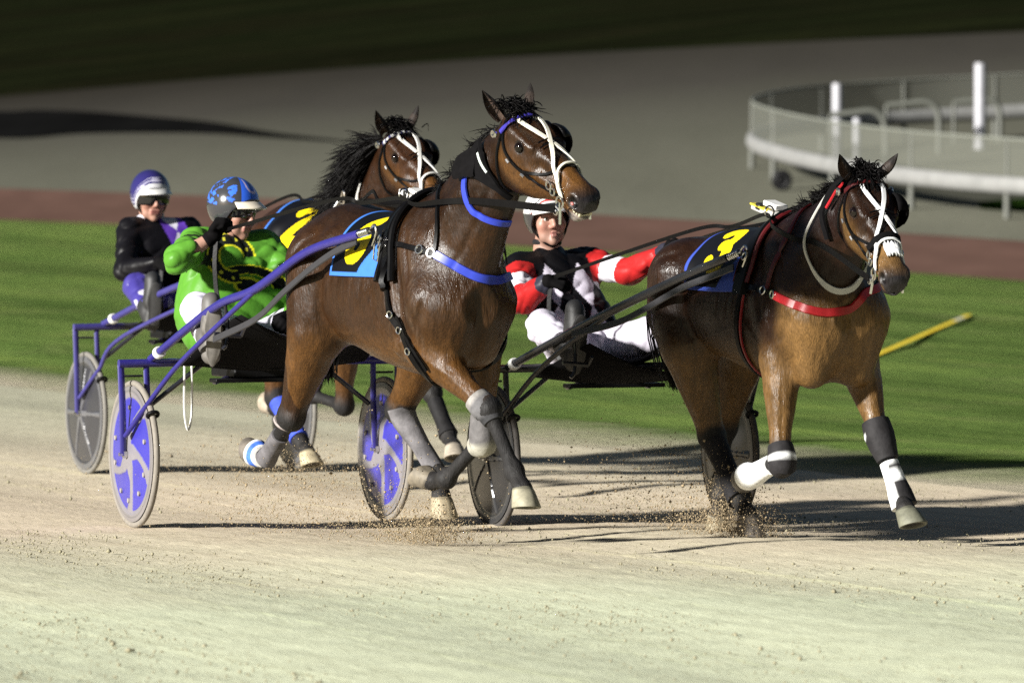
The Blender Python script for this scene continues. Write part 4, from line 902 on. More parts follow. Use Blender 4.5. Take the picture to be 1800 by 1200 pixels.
def person(S, label, j, st):
    (ox, oy), th, gz = S; e = empty('person', (ox, oy, gz), R(th - 90)); tag(e, label, 'person', 'harness drivers')
    J = {k: V(*v) for k, v in j.items() if k not in ('mouth',)}; f, u, l = head_frame(J); c = J['head']; M = np.array([f, u, l]).T
    P = lambda a, b, d: c + (f*a + u*b + l*d)*HS
    F = Field(); head_prims(F, c, f, u, l, j.get('mouth', 'm'))                                     # the whole body in one skin
    nb = J['neck']; F.cone(P(-.025, -.06, 0), nb, .056, .062, .03); ch, pe = J['chest'], J['pelvis']; lat = unit(J['shL'] - J['shR'])
    F.cone(ch - lat*.07, ch + lat*.07, .095, .095, .05); F.cone(J['shR'], J['shL'], .046, .046, .04); F.cone(nb, ch, .055, .09, .04); F.cone(ch, pe, .095, .09, .05); F.cone(J['hipR'], J['hipL'], .085, .085, .05)
    for s in 'RL':
        F.chain([J['sh'+s], J['el'+s]], [.052, .041], .03); F.chain([J['el'+s], lerp(J['el'+s], J['ha'+s], .3), J['ha'+s]], [.041, .042, .027], .02)
        F.chain([J['hip'+s], J['kn'+s]], [.085, .058], .03); F.chain([J['kn'+s], lerp(J['kn'+s], J['an'+s], .3), J['an'+s]], [.056, .058, .038], .03)
        d = J['ha'+s] - J['el'+s]; hand_prims(F, J['ha'+s], J.get('hd'+s, d), J.get('hn'+s, V(-.2, (1 if s == 'R' else -1)*.6, -.8)))
    v, fc = F.mesh(.0052); q = (v - c)@M/HS; skin = V(.27, .148, .108); col = np.tile(skin, (len(v), 1))
    near = (np.linalg.norm(v - c, axis=1) < .2)
    red = np.exp(-(((q[:, 0]-.09)/.03)**2 + ((q[:, 1]+.025)/.02)**2 + (q[:, 2]/.02)**2))*.5 + near*np.exp(-(((q[:, 1]+.03)/.03)**2 + ((np.abs(q[:, 2])-.045)/.022)**2))*.4*(q[:, 0] > .02)
    lip = near*(q[:, 0] > .078)*np.exp(-(((q[:, 1]+.066)/.014)**2))*(np.abs(q[:, 2]) < (.016 if j.get('mouth') == 'o' else .028))
    col += (V(.33, .115, .085) - col)*np.clip(red, 0, 1)[:, None]; col += (V(.22, .065, .06) - col)*(lip*.8)[:, None]
    hairm = near*(((q[:, 1] > -.03)*(q[:, 0] < -.015)*(np.abs(q[:, 2]) < .075)) | (q[:, 1] > .085)); col[hairm > 0] = V(.03, .02, .013)
    bro = near*(q[:, 0] > .07)*np.exp(-(((q[:, 1]-.032)/.006)**2))*(np.abs(np.abs(q[:, 2])-.034) < .02); col += (V(.06, .035, .02) - col)*(bro*.7)[:, None]
    if st.get('stubble'): k = near*smooth(-q[:, 1], .045, .075)*(q[:, 0] > .0)*.3; col += (V(.12, .08, .065) - col)*k[:, None]
    link_mesh('body', v, fc, M_SKIN, e, col)
    for s in (-1, 1):
        mb = MB(); mb.ball(P(.079, .004, s*.031), .0125, None, 12, 8, (.42, .40, .37)); p = P(.090, .004, s*.031); mb.ball(p, V(.003, .006, .006), M, 10, 6, (.03, .02, .012)); mb.build('eye', mat('eye_ball', rough=.1, attr=True), e)
    # jacket
    G = Field(); fat = st.get('fat', 1.0)
    G.cone(ch - lat*.085, ch + lat*.085, .135*fat, .135*fat, .06); G.cone(J['shR'], J['shL'], .072, .072, .07); G.cone(lerp(ch, pe, .5) - lat*.07, lerp(ch, pe, .5) + lat*.07, .138*fat, .138*fat, .08)
    wa = lerp(ch, pe, .93); G.cone(wa - lat*.085, wa + lat*.085, .118*fat, .118*fat, .08); G.cone(lerp(nb, ch, .15), ch, .062, .12, .06)
    for b in st.get('billow', []): G.ell(V(*b[0]), np.eye(3), V(*b[1]), .08)
    for s in 'RL':
        cut = st.get('cut'+s, .93); w = lerp(J['el'+s], J['ha'+s], cut)
        G.chain([J['sh'+s], lerp(J['sh'+s], J['el'+s], .55), J['el'+s]], [.074, .070, .062], .04); G.chain([J['el'+s], lerp(J['el'+s], w, .4), w], [.063, .062, .052 if cut < .8 else .043], .03)
        if cut < .8: dd = unit(J['ha'+s] - J['el'+s]); G.cone(w - dd*.005, w + dd*.06, .041, .041, .006, 1)
    fr_ = np.random.default_rng(int(abs(ox)*1000) + 5); fk = [(unit(fr_.normal(0, 1, 3))*fr_.uniform(40, 95), fr_.uniform(0, 6.3), unit(fr_.normal(0, 1, 3))*fr_.uniform(9, 18)) for _ in range(7)]
    def folds(p):                                              # sharp creases of thin cloth, running every way
        z = np.zeros(len(p))
        for k, ph, k2 in fk:
            a = p@k + ph + 1.8*np.sin(p@k2); z += .0075*(.72 - np.abs(np.sin(a*.5))**.6)*np.clip(np.sin(p@k2*1.3 + ph*2) + .35, 0, 1)
        return z
    v, fc = G.mesh(.0065, folds); link_mesh('jacket', v, fc, M_SILK, e, st['jacket'](v, J))
    mb = MB(); ax = unit(P(-.025, -.06, 0) - nb); mb.ring(nb + ax*.035, ax, .058, st.get('ct', .016), 24, 8, st['collar']); mb.build('collar', M_SILK, e)
    # trousers
    T = Field(); T.cone(J['hipR'], J['hipL'], .122, .122, .06); T.cone(pe, lerp(pe, ch, .18), .12, .112, .05)
    for s in 'RL':
        T.chain([J['hip'+s], lerp(J['hip'+s], J['kn'+s], .6), J['kn'+s]], [.112, .092, .078], .04); T.chain([J['kn'+s], lerp(J['kn'+s], J['an'+s], .4), lerp(J['kn'+s], J['an'+s], .9)], [.077, .072, .052], .03)
    v, fc = T.mesh(.007, folds); link_mesh('trousers', v, fc, M_PANTS, e, st['pants'](v, J))
    for s in 'RL':
        B = Field(); an, toe = J['an'+s], J['to'+s]; sh = unit(J['an'+s] - J['kn'+s]); fd = unit(toe - an); so = unit(sh - fd*(sh@fd)); hl_ = an + so*.055 - fd*.05; tp = toe + so*.02; bl = np.cross(so, fd)
        B.cone(lerp(J['kn'+s], an, .78), an, .060, .054, .02); B.cone(an + so*.02, hl_ + fd*.01, .050, .044, .03); B.cone(an + so*.02, tp - so*.01, .050, .044, .03)
        B.cone(hl_ + so*.008, hl_ + so*.008 + fd*.05, .045, .040, .01); B.cone(hl_ + fd*.13 + so*.012, tp - fd*.01 + so*.012, .052, .042, .02)
        v, fc = B.mesh(.006); dsole = (v - hl_)@so; col = np.where((dsole > .022)[:, None], V(*st['sole']), V(*st['boot'])); link_mesh('boot', v, fc, M_SHOE, e, col)
        mb = MB(); o0 = hl_ + so*.048 - fd*.045; rings = []
        for h_, k_ in ((-.004, .96), (.004, 1.0), (.016, 1.0), (.019, .94)):
            rings.append([o0 + so*h_ + fd*(.295*(.5 - .5*math.cos(q)*k_)) + bl*math.sin(q)*k_*(.036 + .016*(.5 - .5*math.cos(q)) - .010*math.exp(-((q % math.pi - 1.35)/.3)**2)) for q in np.linspace(0, 2*math.pi, 28, endpoint=False)])
        mb.loftrings(rings, st['sole']); mb.build('boot_sole', M_SHOE, e)
        K = Field(); d = J['ha'+s] - J['el'+s]; hand_prims(K, J['ha'+s], J.get('hd'+s, d), J.get('hn'+s, V(-.2, (1 if s == 'R' else -1)*.6, -.8))); K.cone(J['ha'+s] - unit(d)*.022, J['ha'+s] + unit(d)*.01, .034, .032, .012)
        v, fc = K.mesh(.004, lambda p: np.full(len(p), -.003)); link_mesh('glove', v, fc, M_GLOVE, e)
    # helmet
    nu, nv = 150, 64; mb = MB(); hc = P(-.006, .030, 0); rad = V(.135, .133, .116); vs = []; cs = []
    for jv in range(nv + 1):
        for iu in range(nu):
            a = 2*math.pi*iu/nu; front = .5 + .5*math.cos(a); lim = 1.57 + .95*(1 - smooth(front, .50, .86)) - .30*smooth(front, .8, 1.0); lim = min(lim, 2.35) - .18*(1 - smooth(front, .0, .12))
            t = max(1e-3, lim*jv/nv); d = V(math.sin(t)*math.cos(a), math.cos(t), math.sin(t)*math.sin(a)); vs.append(hc + M@(rad*d)); cs.append(st['helmet'](a if a < math.pi else a - 2*math.pi, math.degrees(t), math.degrees(lim)))
    mb.add(vs, [(j_*nu+i, j_*nu+(i+1) % nu, (j_+1)*nu+(i+1) % nu, (j_+1)*nu+i) for j_ in range(nv) for i in range(nu)], cs)
    o = mb.build('helmet', M_HELM, e); md = o.modifiers.new('Thickness', 'SOLIDIFY'); md.thickness = .012; md.offset = -1
    h = o; mb = MB(); rows = []
    for t in np.linspace(0, 1, 5):
        rows.append([hc + M@V((.132 + .052*t)*math.cos(a)*(1.0), .036 - .026*t - .012*(abs(a)/.95)**2, (.115 + .012*t)*math.sin(a)) for a in np.linspace(-.95, .95, 19)])
    mb.add([p for r in rows for p in r], [(i*19+k, i*19+k+1, (i+1)*19+k+1, (i+1)*19+k) for i in range(4) for k in range(18)], st['peak']); o = mb.build('peak', M_HELM, h); md = o.modifiers.new('Thickness', 'SOLIDIFY'); md.thickness = .007
    mb = MB()
    for s in (-1, 1): mb.tube(catmull([P(.02, .01, s*.086), P(.03, -.05, s*.075), P(.055, -.105, s*.035), P(.06, -.125, 0)], 12), .006, 6, flat=1.6)
    mb.build('chin_strap', M_LEATH, h)
    if st['glasses']:
        hgt, rr = st['glasses']; mb = MB(); rows = []
        for t in np.linspace(-1, 1, 7): rows.append([P(.012 + rr*math.cos(a)*(1 - .05*t*t), .004 + hgt*t*(1 - .35*math.exp(-(a/.16)**2)*(t < 0)), rr*.98*math.sin(a)) for a in np.linspace(-1.12, 1.12, 25)])
        mb.add([p for r in rows for p in r], [(i*25+k, i*25+k+1, (i+1)*25+k+1, (i+1)*25+k) for i in range(6) for k in range(24)])
        o = mb.build('goggles', st.get('lens', M_LENS), e); md = o.modifiers.new('Thickness', 'SOLIDIFY'); md.thickness = .004
    return e
# ---------------------------------------------------------------- kerb, running rail, posts, hoops and small things on the infield
M_WPOST = mat('white_painted_steel', (.27, .27, .29), .5, noise=(4, .15)); M_RAIL = mat('dimmed_white_rail', (.165, .165, .16), .6, noise=(3, .2)); M_FPOST = mat('grey_fence_post', (.075, .078, .066), .6)  # rail white is dimmed in its colour for floodlight falloff
M_KERB = mat('red_brown_boards', (.038, .0225, .0185), .95, spec=0, noise=(2, .2), bump=(8, .15, .01), stretch=(.3, .3, 3))
def kerb():
    mb = MB(); rings = []
    for th in AZ:
        a = ray_line(th, SB, SD); s = V(math.sin(th), math.cos(th)); zt = g_bend(*(a + s*.35)) + .004; zb = zt - .56; b = a - s*.02; t = a + s*.36
        rings.append([V(b[0], b[1], zb), V(b[0], b[1], zb + .40), V(*(a + s*.10), zt + .02), V(*(a + s*.34), zt + .02), V(*(a + s*.40), zb)])
    mb.loftrings(rings); o = mb.build('kerb_wall', M_KERB, None, False)
    tag(o, 'long low red-brown kerb wall between green infield and grey bend', 'wall')
kerb()
def ground_at(u, v, f=10000.0):
    """point of the grey bend seen along a direction (tan of azimuth and elevation)"""
    tx, tz = (u - 900)/f, (280 - v)/f
    best = None
    for y in np.linspace(78, 175, 2000):
        e = abs(1.75 + tz*y - g_bend(tx*y, y))
        if best is None or e < best[0]: best = (e, y)
    y = best[1]; return V(tx*y, y, g_bend(tx*y, y))
FP = catmull([(14, 79.5), (11, 81.6), (9.0, 83.4), (7.5, 85.2), (6.0, 88.2), (4.85, 92.6), (4.18, 98), (4.5, 101.6), (5.6, 104), (7.5, 105.3), (9.8, 106), (14, 107)], 120)
def fz(p, h): return V(p[0], p[1], g_bend(p[0], p[1]) + h)
def rail():
    e = empty('running_rail', fz(FP[60], 0)); off = -V(*e.location); tag(e, 'curved white running rail with see-through mesh panels on grey bend', 'fence')
    mb = MB(); n = len(FP); nr = []
    for i in range(n):
        t = FP[min(i+1, n-1)] - FP[max(i-1, 0)]; t = unit(t); nr.append(V(-t[1], t[0], 0))
    rg = []
    for i in range(n):
        c = fz(FP[i], .50) + off; w = nr[i]; rg.append([c + w*.10*math.cos(q) + V(0, 0, .135)*math.sin(q) for q in np.linspace(0, 2*math.pi, 14, endpoint=False)])
    mb.loftrings(rg); mb.build('rail', M_RAIL, e)
    m = bpy.data.materials.new('shade_mesh'); m.use_nodes = True; nt = m.node_tree; bs = nt.nodes['Principled BSDF']; bs.inputs['Base Color'].default_value = (.085, .088, .072, 1); bs.inputs['Roughness'].default_value = .9
    tr = nt.nodes.new('ShaderNodeBsdfTransparent'); mx = nt.nodes.new('ShaderNodeMixShader'); mx.inputs[0].default_value = .58; nt.links.new(tr.outputs[0], mx.inputs[1]); nt.links.new(bs.outputs[0], mx.inputs[2]); nt.links.new(mx.outputs[0], nt.nodes['Material Output'].inputs[0])
    for k in range(6, n-12, 9):
        v = []; fc = []
        for i in range(k, min(k+10, n)): v += [fz(FP[i], .64) + off, fz(FP[i], 1.18) + off]
        fc = [(2*i, 2*i+2, 2*i+3, 2*i+1) for i in range(len(v)//2 - 1)]; link_mesh('mesh_panel', v, fc, m, e)
        mb = MB(); p = fz(FP[k], 0) + off; mb.tube([p, p + V(0, 0, .30), p + V(0, 0, .60), p + V(0, 0, 1.2)], [.055, .05, .028, .022], 10); mb.build('post', M_FPOST, e)
    mb = MB(); mb.tube([fz(p, 1.195) + off for p in FP], .022, 6); mb.build('top_wire', mat('grey_wire', (.13, .135, .115), .6), e)
rail()
for u, v, h, r, lb in ((1471, 300, 1.50, .085, 'tall white post on the infield, left of two'), (1722, 262, 1.55, .10, 'tallest white post at the right edge of the infield'), (1506, 302, .92, .07, 'short white post beside the curved rail')):
    p = ground_at(u, v); mb = MB(); mb.loftrings([[V(rr*math.cos(q), rr*math.sin(q), z) for q in np.linspace(0, 2*math.pi, 16, endpoint=False)] for rr, z in ((r*1.15, -.05), (r*1.15, .04), (r, .06), (r, h-.03), (r*.85, h), (.01, h))])
    o = mb.build('marker_post', M_WPOST); o.location = p; tag(o, lb, 'post', 'white posts on the infield')
for u, v, w, h, lb in ((1556, 300, .95, 1.02, 'white bent tube hoop nearest the short white post'), (1650, 270, .95, .92, 'white bent tube hoop, middle of three'), (1757, 250, .85, .78, 'white bent tube hoop behind the tallest post')):
    p = ground_at(u, v); pts = catmull([(-w, 0, h*.93), (-w*.6, 0, h*.97), (-.25, 0, h), (-.07, 0, h*.9), (0, 0, h*.66), (0, 0, -.03)], 26); mb = MB(); mb.tube(pts, .055, 10)
    mb.tube([(-w, 0, h*.93), (-w, 0, -.06)], .03, 8); o = mb.build('rail_hoop', M_FPOST); o.location = p; tag(o, lb, 'hoop', 'white hoops on the infield')
p = ground_at(1374, 335); mb = MB(); mb.ring((0, 0, .17), (.25, 1, 0), .12, .055, 28, 10); mb.ball((0, .02, .17), V(.12, .05, .12)); o = mb.build('dark_round_thing', M_BLKPL); o.location = p; tag(o, 'dark round thing standing under the rail bend', 'wheel')  # dark ring with a flattened ball filling it
# lawn inside the rail, black strip painting a shadow streak on the bend
inn = []; outn = []
lw = catmull([(13.5, 80.9), (10.8, 83), (8.6, 85.4), (7.2, 87.4)], 20); lu = catmull([(14, 87), (11, 88.8), (9.2, 90.2), (7.3, 89.2)], 20)
sheet('lawn', [[(*p, g_bend(*p) + .006) for p in lw], [(*lerp(p, q, .5), g_bend(*lerp(p, q, .5)) + .006) for p, q in zip(lw, lu)], [(*p, g_bend(*p) + .006) for p in lu]], grass_material('lawn_grass', (.010, .022, .004), (.024, .055, .009), (.03, .03, .01), 0, .6))
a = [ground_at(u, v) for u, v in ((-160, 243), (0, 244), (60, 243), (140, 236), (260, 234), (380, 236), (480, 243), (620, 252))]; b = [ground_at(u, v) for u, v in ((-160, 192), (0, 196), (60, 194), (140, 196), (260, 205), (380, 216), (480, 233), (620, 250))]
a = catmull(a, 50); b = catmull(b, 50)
sheet('shade_streak', [[(p[0], p[1], g_bend(p[0], p[1]) + .006) for p in [lerp(x, y, t) for x, y in zip(a, b)]] for t in np.linspace(0, 1, 8)], plain_ground('painted_shade_black', (.003, .003, .003), (.007, .007, .007), 1.0))
# yellow pole on the grass
def gr_at(u, v):
    th = math.atan((u - 900)/10000); a = ray_line(th, E1B, E1D); b = ray_line(th, SB, SD); zb = g_bend(*b) - .52; best = None
    for t in np.linspace(0, 1, 1500):
        p = lerp(a, b, t); z = lerp(g_track(a[1]), zb, t**1.35) + .012; e = abs((1.75 - z)/p[1] - (v - 280)/10000)
        if best is None or e < best[0]: best = (e, V(p[0], p[1], z))
    return best[1]
v = []; L = [gr_at(lerp(1440, 1704, t), lerp(672, 556, t)) for t in np.linspace(0, 1, 40)]; L = catmull(L[::3], 60)
for p in L: v += [p + V(-.036, .0, .022), p + V(.036, 0, .022)]
yc = [((.42, .40, .33) if .90 < (i//2)/59 < .95 else (.62, .46, .045)) for i in range(len(v))]
o = link_mesh('yellow_line', v, [(2*i, 2*i+1, 2*i+3, 2*i+2) for i in range(len(v)//2 - 1)], mat('yellow_line_paint', rough=.8, spec=0, attr=True, noise=(5, .25)), None, np.array(yc)); tag(o, kind='structure')
# ---------------------------------------------------------------- the three outfits
BLUE = (.022, .038, .31); WHITE = (.50, .49, .47); RED = (.24, .010, .012); DARK = (.009, .0085, .009)
HORSES['bay'].update(coat=(.0205, .0088, .0032), gold=(.072, .032, .008), ear=(.62, .62, .40), mane=(190, .085, .55, .55, .45, .20, .4), hoofcol=dict(RF=(.20, .185, .13), LH=(.24, .20, .13), LF=(.13, .11, .08), RH=(.10, .085, .07)), flat=dict(LH=(-.1, 0, -1)), lip=1, sweat=.55, chestgold=.15)  # sweat: strength of the highlights painted on the wet shoulder
HORSES['far'].update(coat=(.0260, .0100, .0036), gold=(.065, .029, .008), ear=(.8, .25, .42), mane=(1000, .27, .75, .55, .75, .26, .42, .0050), flat=dict(RH=(.35, 0, -1)), hoofcol=dict(RH=(.26, .22, .14), LF=(.22, .19, .15), LH=(.24, .2, .15)), chestgold=.3)
HORSES['inner'].update(coat=(.0115, .0046, .0019), gold=(.105, .057, .019), ear=(.85, .15, .52), mane=(150, .070, .7, .5, .5, .18, .25), hoofcol=dict(RH=(.17, .15, .13), LF=(.10, .10, .07), RF=(.1, .09, .08)), flat=dict(RH=(-.12, 0, -1), LH=(-.4, 0, -1), LF=(.35, 0, -1)), star=1, chestgold=1.0)  # shade on the flank and light on the chest are put into these coat colours
S1, S2, S3 = ((-1.205, 27.245), 22.5, 0.0), ((-1.849, 32.75), 23, -.05), ((.491, 27.717), 20.5, -.04)
e1, c1, F1 = horse('bay', 'foremost wet bay horse with raised head and bright blue breast strap', 3)
e2, c2, F2 = horse('far', 'bay horse farthest back with a thick blowing black mane', 5)
e3, c3, F3 = horse('inner', 'bay horse at right with red breast strap and white nose patch', 8)
def mir(pts): return [(x, -y, z) for x, y, z in pts]
def belt(mb, F, Xf, a0, a1, w, off, th, col=None, n=70, z0=1.15):
    Q, N = torso_ring(F, 0, a0, a1, n, off, Xf, z0); mb.ribbon(Q, N, w, th, col)
def pad(e, F, name, X, dx, w, th, m, amax=96, col=None, off=.012):
    mb = MB(); belt(mb, F, lambda t: X + dx*abs(2*t-1)**1.6, -amax, amax, w, off, th, col); o = mb.build(name, m, e)
    return o
# ---- horse 1
saddlecloth(e1, F1, -.165, .285, 92, '6', (.035, .125, .43), .045, .225, .135)
o = pad(e1, F1, 'saddle_pad', .325, .075, .066, .022, M_LEATH, 92)
mb = MB()
for dx in (-.045, .05):
    Q, N = torso_ring(F1, 0, -95, 95, 60, .024, lambda t, dx=dx: .325 + dx + .075*abs(2*t-1)**1.6); mb.tube(Q, .016, 8)
mb.build('pad_roll', M_LEATH, o)
g = [(.395, -.262, 1.149), (.433, -.255, 1.032), (.493, -.243, .969), (.57, -.221, .872), (.60, -.18, .80), (.62, -.10, .765), (.62, 0, .755)]
mb = MB(); mb.strap(F1, g + mir(g[:-1])[::-1], .034, .006, .008, 70); mb.strap(F1, [(x+.045, y, z-.01) for x, y, z in g[1:5]], .016, .012, .006, 24); mb.build('girth', M_LEATH, e1)
bl = [(.677, -.153, 1.294), (.766, -.079, 1.233), (.808, -.003, 1.194), (.78, .091, 1.185), (.677, .208, 1.20)]
mb = MB(); mb.strap(F1, bl, .040, .006, .009, 50, BLUE); mb.build('breast_strap', M_STRAP, e1)
bk = [(.33, -.225, 1.345), (.45, -.215, 1.335), (.585, -.191, 1.315), (.677, -.153, 1.294)]
mb = MB(); mb.strap(F1, bk, .026, .007, .008, 30); mb.strap(F1, mir(bk), .026, .007, .008, 30); mb.strap(F1, [(.60, 0, 1.52), (.665, -.11, 1.46), (.672, -.15, 1.36), (.669, -.157, 1.300)], .020, .006, .007, 24)
mb.strap(F1, [(.60, 0, 1.52), (.665, .11, 1.46), (.672, .17, 1.36), (.669, .19, 1.25)], .020, .006, .007, 24); mb.build('breast_collar', M_LEATH, e1)
mb = MB()
for p in ((.66, -.165, 1.30), (.60, -.19, 1.315)):
    q, N = F1.snap(np.array([p]), .014); mb.ring(q[0], N[0], .019, .004, 18, 6)
q, N = F1.snap(np.array([(.31, -.23, 1.355)]), .045)
for dz in (0, -.03, -.06): mb.ring(q[0] + V(.0, 0, dz), N[0], .017, .0045, 16, 6)
mb.tube([q[0] + V(-.02, -.01, .02), q[0] + V(-.035, -.012, -.09), q[0] + V(.01, -.012, -.10), q[0] + V(.03, -.01, -.03)], .0045, 6)
for s in (-1, 1):
    q, N = F1.snap(np.array([(.30, s*.10, 1.50)]), .05); mb.ring(q[0] + V(0, 0, .02), V(1, .2, 0), .026, .0045, 20, 6)
for p in ((.44, -.25, 1.03), (.50, -.24, .965), (.57, -.22, .875)):
    q, N = F1.snap(np.array([p]), .018); mb.ring(q[0], N[0], .015, .004, 12, 5)
mb.build_each('harness_buckle', M_METAL, e1)
nk = [(.82, -.06, 1.74), (.844, -.088, 1.653), (.841, -.098, 1.594), (.85, -.09, 1.525), (.875, -.075, 1.481), (.914, -.034, 1.455), (.943, .017, 1.437), (.932, .072, 1.437)]
mb = MB(); mb.strap(F1, nk, .030, .008, .007, 60, BLUE); mb.build('neck_strap', M_STRAP, e1)
mb = MB(); mb.box((.22, -.03, 1.545), .20, .075, .022, np.array([[.97, 0, .24], [0, 1, 0], [-.24, 0, .97]]), (.42, .41, .40)); mb.box((.26, -.03, 1.562), .11, .06, .018, np.array([[.97, 0, .24], [0, 1, 0], [-.24, 0, .97]]), (.60, .59, .57)); mb.box((.19, -.03, 1.556), .03, .085, .03, None, (.01, .01, .01))
mb.build('saddle_top', M_STRAP, e1)
bridle(e1, F1, c1, dict(white=(.52, .50, .42), brow=(.035, .028, .24), cup='leather'))
hd = c1['hd']
mb = MB(); mb.strap(F1, [(.85, -.04, 1.755), (.905, -.075, 1.70), (.955, -.065, 1.65), (1.015, -.02, 1.59), (1.03, .03, 1.545)], [.12]*8 + list(np.linspace(.13, .04, 14)) + [.03]*8, .016, .010, 30)
fp = catmull([(.925, -.085, 1.70), (.87, -.10, 1.695), (.80, -.115, 1.675), (.755, -.11, 1.672)], 10); mb.ribbon(fp, np.tile(V(.1, -.95, .25), (10, 1)), [.13, .14, .135, .13, .12, .115, .11, .10, .075, .03], .006); mb.build('ear_hood', M_FABRIC, e1)
mb = MB(); mb.strap(F1, [(.925, -.055, 1.73), (.955, -.06, 1.69), (.985, -.045, 1.655)], .012, .024, .004, 14, (.45, .5, .46)); mb.build('hood_trim', M_STRAP, e1)
mb = MB()
for s in (-1, 1):
    for k in range(6): mb.box(hd(.545 + .012*k, -.060 - .004*k, s*(.036 - .005*max(0, k-3))), .0105, .016, .012, np.array(c1['HM']).T)
for k in range(6): mb.box(hd(.612, -.055, -.022 + .009*k), .010, .017, .0085, np.array(c1['HM']).T); mb.box(hd(.602, -.088, -.022 + .009*k), .010, .015, .0085, np.array(c1['HM']).T)
mb.build('teeth', M_TOOTH, e1)
mb = MB(); mb.ball(hd(.592, -.026, -.066), V(.010, .007, .007), np.array(c1['HM']).T, 10, 8, (.35, .12, .11)); mb.build('nostril_lining', M_STRAP, e1)
L = {k: [V(*q) for q in v] for k, v in c1['legs'].items()}
gr, gd = (.085, .083, .086), (.022, .022, .024)
p = L['RF']; u = unit(p[0]-p[1]); d = unit(p[2]-p[1]); fwd = unit(np.cross(V(0, 1, 0), unit(p[1]-p[0])))
sleeve(e1, 'knee_boot', [p[1]+u*.085+fwd*.004, p[1]+u*.03+fwd*.008, p[1]-u*.0+fwd*.006, p[1]+d*.06], [.058, .064, .063, .046], gr, cols=lambda t, a: (.19, .18, .17) if t < .25 else ((.085, .083, .086) if t < .8 else (.03, .03, .032)))
p = L['LH']; u = unit(p[0]-p[1]); d = unit(p[2]-p[1])
sleeve(e1, 'shin_boot', [p[1]+u*.02+V(.02, -.01, 0), p[1]+d*.06+V(.012, -.008, 0), p[1]+d*.2, p[2]-d*.03], [.066, .061, .045, .047], gr, cols=lambda t, a: tuple(V(.105, .10, .105)*(1 + .25*math.sin(9*t + 5*a))), flat=.85)
p = L['LF']; d = unit(p[2]-p[1]); u = unit(p[0]-p[1])
sleeve(e1, 'knee_boot', [p[1]+u*.11+V(.02, -.02, 0), p[1]+u*.03+V(.03, -.02, -.01), p[1]+V(.02, -.01, -.02), p[1]+d*.05], [.045, .058, .064, .050], gr, cols=lambda t, a: (.10, .095, .095) if t < .5 else (.26, .25, .21))
p = L['RH']; d = unit(p[2]-p[1])
sleeve(e1, 'shin_boot', [p[1]+d*.16, p[1]+d*.28, p[2]+d*.01], [.043, .043, .051], gr, cols=lambda t, a: (.10, .095, .10))
mb = MB(); mb.ring(p[1]+d*.045, unit(d + V(0, 0, -.6)), .062, .008, 26, 6, (.22, .19, .18)); mb.build('hock_strap', M_BOOT, e1)
sleeve(e1, 'bell_boot', [lerp(p[2], p[3], .55), p[3], lerp(p[3], p[4], .5)], [.050, .056, .066], WHITE, cols=lambda t, a: (.05, .13, .52) if .35 < t < .8 else (.55, .54, .52))
for e_, hx, hz in ((e1, (.164, -.057, -.269, -.448, -.539, -.75, -1.1), (1.35, 1.295, 1.222, 1.147, 1.094, .98, .88)), (e3, (.22, .02, -.2, -.36, -.5, -.75, -1.1), (1.234, 1.188, 1.14, 1.09, 1.038, .96, .90))):
    for s in (-1, 1):
        mb = MB(); P = catmull([(x, s*y, z) for x, y, z in zip(hx, (.29, .30, .31, .32, .34, .37, .42), hz)], 30); mb.ribbon(P, np.tile(V(0, s*1.0, .15), (30, 1)), .034, .006, (.030, .029, .031) if s < 0 else (.012, .012, .013)); mb.build('trace_strap', M_STRAP, e_)
# ---- horse 3
saddlecloth(e3, F3, -.29, .20, 106, '3', (.03, .055, .28), -.045, .215, .135)
o = pad(e3, F3, 'saddle_pad', .265, -.02, .085, .030, M_LEATH, 98, None)
mb = MB()
for dx in (-.05, .05):
    Q, N = torso_ring(F3, 0, -97, 97, 60, .02, lambda t, dx=dx: .265 + dx - .02*abs(2*t-1)); mb.tube(Q, .011, 8, (.06, .005, .006))
mb.build('pad_edging', M_STRAP, o)
mb = MB(); belt(mb, F3, lambda t: .235 - .06*math.sin(math.pi*t), 96, 264, .030, .006, .008, None, 60); mb.build('girth', M_LEATH, e3)
mb = MB(); belt(mb, F3, lambda t: .265 - .06*math.sin(math.pi*t), 96, 264, .012, .006, .007, (.16, .008, .010), 60); mb.build('girth_tie', M_STRAP, e3)
bc = [(.43, -.262, 1.135), (.53, -.258, 1.115), (.602, -.251, 1.096), (.729, -.199, 1.052), (.779, -.112, 1.04), (.788, -.015, 1.059), (.78, .063, 1.126), (.72, .17, 1.15), (.60, .22, 1.17)]
mb = MB(); mb.strap(F3, bc[1:], .040, .006, .009, 60, RED); mb.build('breast_strap', M_STRAP, e3)
bk = [(.26, -.262, 1.15), (.43, -.265, 1.135), (.54, -.258, 1.113)]
mb = MB(); mb.strap(F3, bk, .028, .007, .008, 24); mb.strap(F3, mir(bk), .028, .007, .008, 24); mb.build_each('breast_collar', M_LEATH, e3)
mb = MB(); mb.strap(F3, [(.50, 0, 1.46), (.53, -.13, 1.40), (.50, -.20, 1.28), (.46, -.25, 1.14)], .026, .006, .008, 24, (.045, .004, .005)); mb.strap(F3, [(.50, 0, 1.46), (.53, .13, 1.40), (.52, .2, 1.28), (.5, .24, 1.16)], .026, .006, .008, 24, (.045, .004, .005)); mb.build('collar_hanger', M_STRAP, e3)
mb = MB()
for p in ((.44, -.262, 1.135), (.52, -.258, 1.118)):
    q, N = F3.snap(np.array([p]), .016); mb.ring(q[0], N[0], .017, .004, 16, 6)
for s in (-1, 1):
    q, N = F3.snap(np.array([(.24, s*.10, 1.44)]), .05); mb.ring(q[0] + V(0, 0, .02), V(1, .2, 0), .026, .0045, 20, 6)
q, N = F3.snap(np.array([(.25, -.22, 1.27)]), .045)
